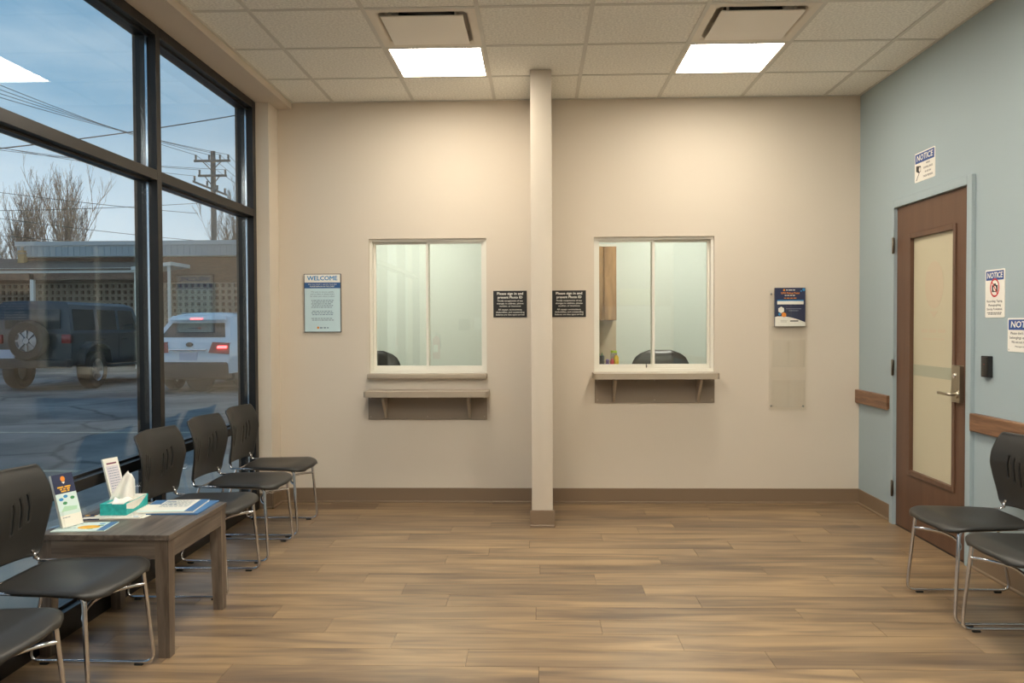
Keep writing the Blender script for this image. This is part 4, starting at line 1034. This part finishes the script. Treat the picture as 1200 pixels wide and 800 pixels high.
# dark boxy off-roader
m_teal_car = mat('slate_car_paint', (36, 46, 54), .3, coat=.5)
m_top = mat('hard_top', (58, 66, 76), .45)
jp = tag(empty('boxy_off_roader', (-11.2, 17.8, GZ), (0, 0, 0)), 'dark boxy off-road car with a rear spare wheel parked across the lot', 'car')
J = [[(.0, .74, .52), (.0, .79, .62), (.0, .80, .95), (.0, .80, 1.18)],
     [(3.0, .74, .48), (3.0, .79, .58), (3.0, .80, .95), (3.0, .80, 1.18)],
     [(3.2, .68, .48), (3.2, .72, .60), (3.2, .73, .95), (3.2, .70, 1.17)],
     [(4.2, .52, .55), (4.2, .56, .62), (4.2, .56, .92), (4.2, .52, 1.08)]]
car_shell('body_shell', J, m_teal_car, jp)
T_ = [[(.0, .795, 1.18), (.04, .72, 1.78), (.08, .66, 1.84), (.1, .3, 1.86)],
      [(2.4, .795, 1.18), (2.4, .72, 1.78), (2.4, .66, 1.84), (2.4, .3, 1.86)],
      [(3.05, .78, 1.18), (2.78, .70, 1.75), (2.74, .64, 1.80), (2.74, .3, 1.82)]]
car_shell('hard_top', T_, m_top, jp)
for s in (-1, 1):
    side_glass(jp, (.12, .785, 1.25), (.95, .785, 1.25), (.95, .733, 1.69), (.16, .733, 1.69), m_cglass, s, .012)
    side_glass(jp, (1.10, .785, 1.25), (1.85, .785, 1.25), (1.85, .733, 1.69), (1.10, .733, 1.69), m_cglass, s, .012)
    side_glass(jp, (1.98, .785, 1.25), (2.78, .783, 1.25), (2.62, .728, 1.68), (1.98, .733, 1.69), m_cglass, s, .012)
    for y in (.78, 3.55):
        wheel(jp, s*.80, y, .40, .26, 8, m_rim)
        pts = [(y-.56, .60), (y-.46, .90), (y-.22, 1.02), (y+.22, 1.02), (y+.46, .90), (y+.56, .60)]
        b = bmesh.new(); vs = []
        for l, z in pts: vs.append([b.verts.new((s*q, l, z+d)) for q, d in ((.68, .0), (.94, -.02), (.95, -.07), (.68, -.06))])
        for u, v in zip(vs, vs[1:]):
            for k in range(4): b.faces.new((u[k], u[(k+1) % 4], v[(k+1) % 4], v[k]))
        b.faces.new(vs[0]); b.faces.new(vs[-1]); from_bm('fender_flare', b, m_top if y > 2 else m_teal_car, jp, 30)
    box('tail_lamp', (s*.62 if s > 0 else -.80, -.05, .98), (.80 if s > 0 else -.62, .10, 1.17), m_tail, jp, .02)
    box('door_seam', (s*.80-.003, 1.01, .66), (s*.80+.003, 1.025, 1.16), m_dcar, jp); box('door_seam', (s*.80-.003, 1.905, .62), (s*.80+.003, 1.92, 1.16), m_dcar, jp)
    box('door_handle', (s*.82-.02, 1.12, 1.03), (s*.82+.02, 1.28, 1.07), m_dcar, jp, .01); box('door_handle', (s*.82-.02, 2.05, 1.03), (s*.82+.02, 2.2, 1.07), m_dcar, jp, .01)
    box('side_mirror', (min(s*.86, s*1.08), 2.72, 1.2), (max(s*.86, s*1.08), 2.84, 1.42), m_dcar, jp, .03); box('side_step', (min(s*.74, s*.9), 1.4, .42), (max(s*.74, s*.9), 2.95, .48), m_dcar, jp, .015)
box('rear_bumper', (-.80, -.16, .48), (.80, .05, .66), m_dcar, jp, .03)
box('rear_window', (-.58, -.012, 1.28), (.58, .02, 1.68), m_cglass, jp, .005)
box('front_bumper', (-.75, 4.2, .5), (.75, 4.4, .66), m_dcar, jp, .03)
box('windshield_frame', (-.68, 2.95, 1.17), (.68, 3.05, 1.24), m_teal_car, jp, .02)
sw = lathe('spare_wheel', [(.22, -.1), (.37, -.1), (.40, -.06), (.40, .06), (.37, .1), (.22, .1)], m_rub, jp, 30, Matrix.Translation((.0, -.14, 1.04)) @ Matrix.Rotation(PI/2, 4, 'X'))
lathe('rim', [(0, .10), (.06, .10), (.07, .06), (.2, .05), (.23, .1), (.24, 0), (0, 0)], m_rim, sw, 30, Matrix.Translation((.0, -.14, 1.04)) @ Matrix.Rotation(PI/2, 4, 'X'))
for k in range(8):
    b = bmesh.new(); bm_box(b, (.07, -.018, .05), (.22, .018, .095), 0, 1, Matrix.Translation((.0, -.14, 1.04)) @ Matrix.Rotation(PI/2, 4, 'X') @ Matrix.Rotation(2*PI*k/8, 4, 'Z')); from_bm('spoke', b, m_rim, sw)
box('licence_plate', (-.72, -.06, .68), (-.36, -.03, .86), m_plate, jp)
jp.scale = (1.08, 1.08, 1.08)

# ---- utility pole and lines
m_pole = mat('weathered_pole', (128, 122, 116), .9, noise=(3, .15))
PX, PY = -17.95, 45.0
up_ = tag(empty('utility_pole', (PX, PY, GZ)), 'tall grey utility pole with three crossarms behind the brick building', 'utility pole')
lathe('pole', [(0, 0), (.19, 0), (.13, 11.08), (0, 11.08)], m_pole, up_, 14)
ins = []
for z, x0, x1, dy0, dy1, n_ in ((10.52, -1.0, 1.02, 0, 0, 4), (9.70, -.78, .82, 0, 0, 2), (9.0, -.70, .45, -.9, .9, 4)):
    arm = mesh('crossarm', [(x0, dy0-.05, z-.06+(.24 if dy0 else 0)), (x1, dy1-.05, z-.06-(.22 if dy0 else 0)), (x1, dy1+.05, z-.06-(.22 if dy0 else 0)), (x0, dy0+.05, z-.06+(.24 if dy0 else 0)), (x0, dy0-.05, z+.06+(.24 if dy0 else 0)), (x1, dy1-.05, z+.06-(.22 if dy0 else 0)), (x1, dy1+.05, z+.06-(.22 if dy0 else 0)), (x0, dy0+.05, z+.06+(.24 if dy0 else 0))], [(0, 1, 2, 3), (7, 6, 5, 4), (0, 1, 5, 4), (1, 2, 6, 5), (2, 3, 7, 6), (3, 0, 4, 7)], m_pole, up_)
    arm.location.y = -.16
    for s, xe in ((-1, x0), (1, x1)): tube('arm_brace', [(0, -.17, z-.55), (xe*.5, -.17, z-.05)], .03, m_pole, up_, 6)
    for k in range(n_):
        t_ = (.05, .42, .72, .95)[k] if n_ == 4 else (.05, .95)[k]
        xx = x0+(x1-x0)*t_; zz = z+.06+(.24-.46*t_ if dy0 else 0); yy = dy0+(dy1-dy0)*t_
        i_ = lathe('insulator', [(0, 0), (.04, 0), (.06, .1), (.05, .22), (.07, .26), (0, .28)], m_pole, arm, 10); i_.location = (xx, yy, zz)
        ins.append(Vector((PX+xx, PY+yy-.16, GZ+zz+.27)))
m_wire = mat('power_line', (62, 66, 72), .7)
def wire(a, c, sag, label, r=.016, n_=24):
    a, c = Vector(a), Vector(c)
    pts = [a+(c-a)*(k/n_)-Vector((0, 0, sag*4*(k/n_)*(1-k/n_))) for k in range(n_+1)]
    return tag(tube('power_line', pts, r, m_wire, None, 5), label, 'power line', 'overhead power lines')
def ray(px, py, y):
    d = fw+rt*((px-600)/F_PX)-up*((py-400)/F_PX); t_ = y/d.y; return Vector((0, 0, CAM_Z))+d*t_
LW = 'thin overhead power line strung from the top crossarm of the utility pole'
for k, (px, py) in enumerate(((-260, -14), (-260, 4), (-260, 18), (-260, 30))): wire(ins[k], ray(px, py, 24), .35, LW, .013)
LW2 = 'thin overhead power line strung from the lower crossarms of the utility pole'
for k, (px, py) in zip((4, 5, 6), ((-260, 128), (-260, 138), (-260, 118))): wire(ins[k], ray(px, py, 28), .3, LW2, .012)
wire(ray(-300, 202, 13), ray(420, 106, 24), .25, 'dark thicker overhead line crossing in front of the pole', .013)
for k, (a_, c_) in enumerate((((-200, 196), (232, 250)), ((-200, 225), (232, 282)), ((-200, 246), (232, 238)), ((-200, 255), (245, 292)))): wire(ray(*a_, 38), ray(*c_, 46), .2, 'thin overhead line running low past the bare trees', .014)
for k in range(4): wire(ins[k], ray(420, 300+k*9, 70), .4, 'thin overhead line running from the pole away behind the building', .012)

# ---- bare trees
m_bark = mat('bare_twig', (134, 116, 104), .95)
def bare_tree(loc, hgt, spread, label, seed, nb=34, trunk=.24):
    rn = random.Random(seed); b = bmesh.new()
    r = tag(empty('bare_tree', loc), label, 'tree')
    b2 = bmesh.new(); bm_tube(b2, [(0, 0, 0), (.05, 0, hgt*.18), (0, 0.05, hgt*.5), (.05, 0, hgt*.9)], [trunk, trunk*.8, trunk*.4, .03], 8); from_bm('trunk', b2, m_bark, r, 50)
    def grow(p, d, L, rad, lev):
        n_ = 4; pts = [p]; q = p.copy(); dd = d.copy()
        for k in range(n_):
            dd = (dd+Vector((rn.gauss(0, .07), rn.gauss(0, .07), .07 if lev < 2 else .05))).normalized(); q = q+dd*L/n_; pts.append(q)
        bm_tube(b, pts, [max(.008, rad*(1-.8*k/n_)) for k in range(n_+1)], 3 if lev else 5, False)
        if lev >= 3: return
        for k in range((6, 5, 3)[lev]):
            t_ = rn.uniform(.2, 1); i = min(n_-1, int(t_*n_)); base = pts[i].lerp(pts[i+1], t_*n_-i)
            a = rn.uniform(0, 2*PI); side = Vector((math.cos(a), math.sin(a), 0))
            nd = (dd*.8+side*rn.uniform(.25, .55)+Vector((0, 0, .35))).normalized()
            grow(base, nd, L*rn.uniform(.34, .55), rad*.45, lev+1)
    for k in range(nb):
        t_ = rn.uniform(.14, .62); a = 2.4*k; out_ = rn.uniform(.35, .9)
        d = Vector((math.cos(a)*out_*spread, math.sin(a)*out_*spread, 1)).normalized()
        grow(Vector((0, 0, hgt*t_)), d, hgt*(1-t_)*rn.uniform(.55, .9), .07*trunk/.24, 0)
    o = from_bm('twigs', b, m_bark, r); o['kind'] = 'stuff'
bare_tree((-35.2, 60, GZ), 11.4, .42, 'wide bare winter tree rising over the brick building', 3, 24)
bare_tree((-38.6, 60.5, GZ), 10.6, .34, 'narrower bare winter tree beside the wide bare tree', 5, 18)
bare_tree((-20.0, 55, GZ), 9.6, .8, 'small spreading bare tree beside the utility pole', 9, 22, .16)
bare_tree((-42.6, 62, GZ), 8.0, .7, 'low bare tree beyond the tan chimney', 12, 22, .16)
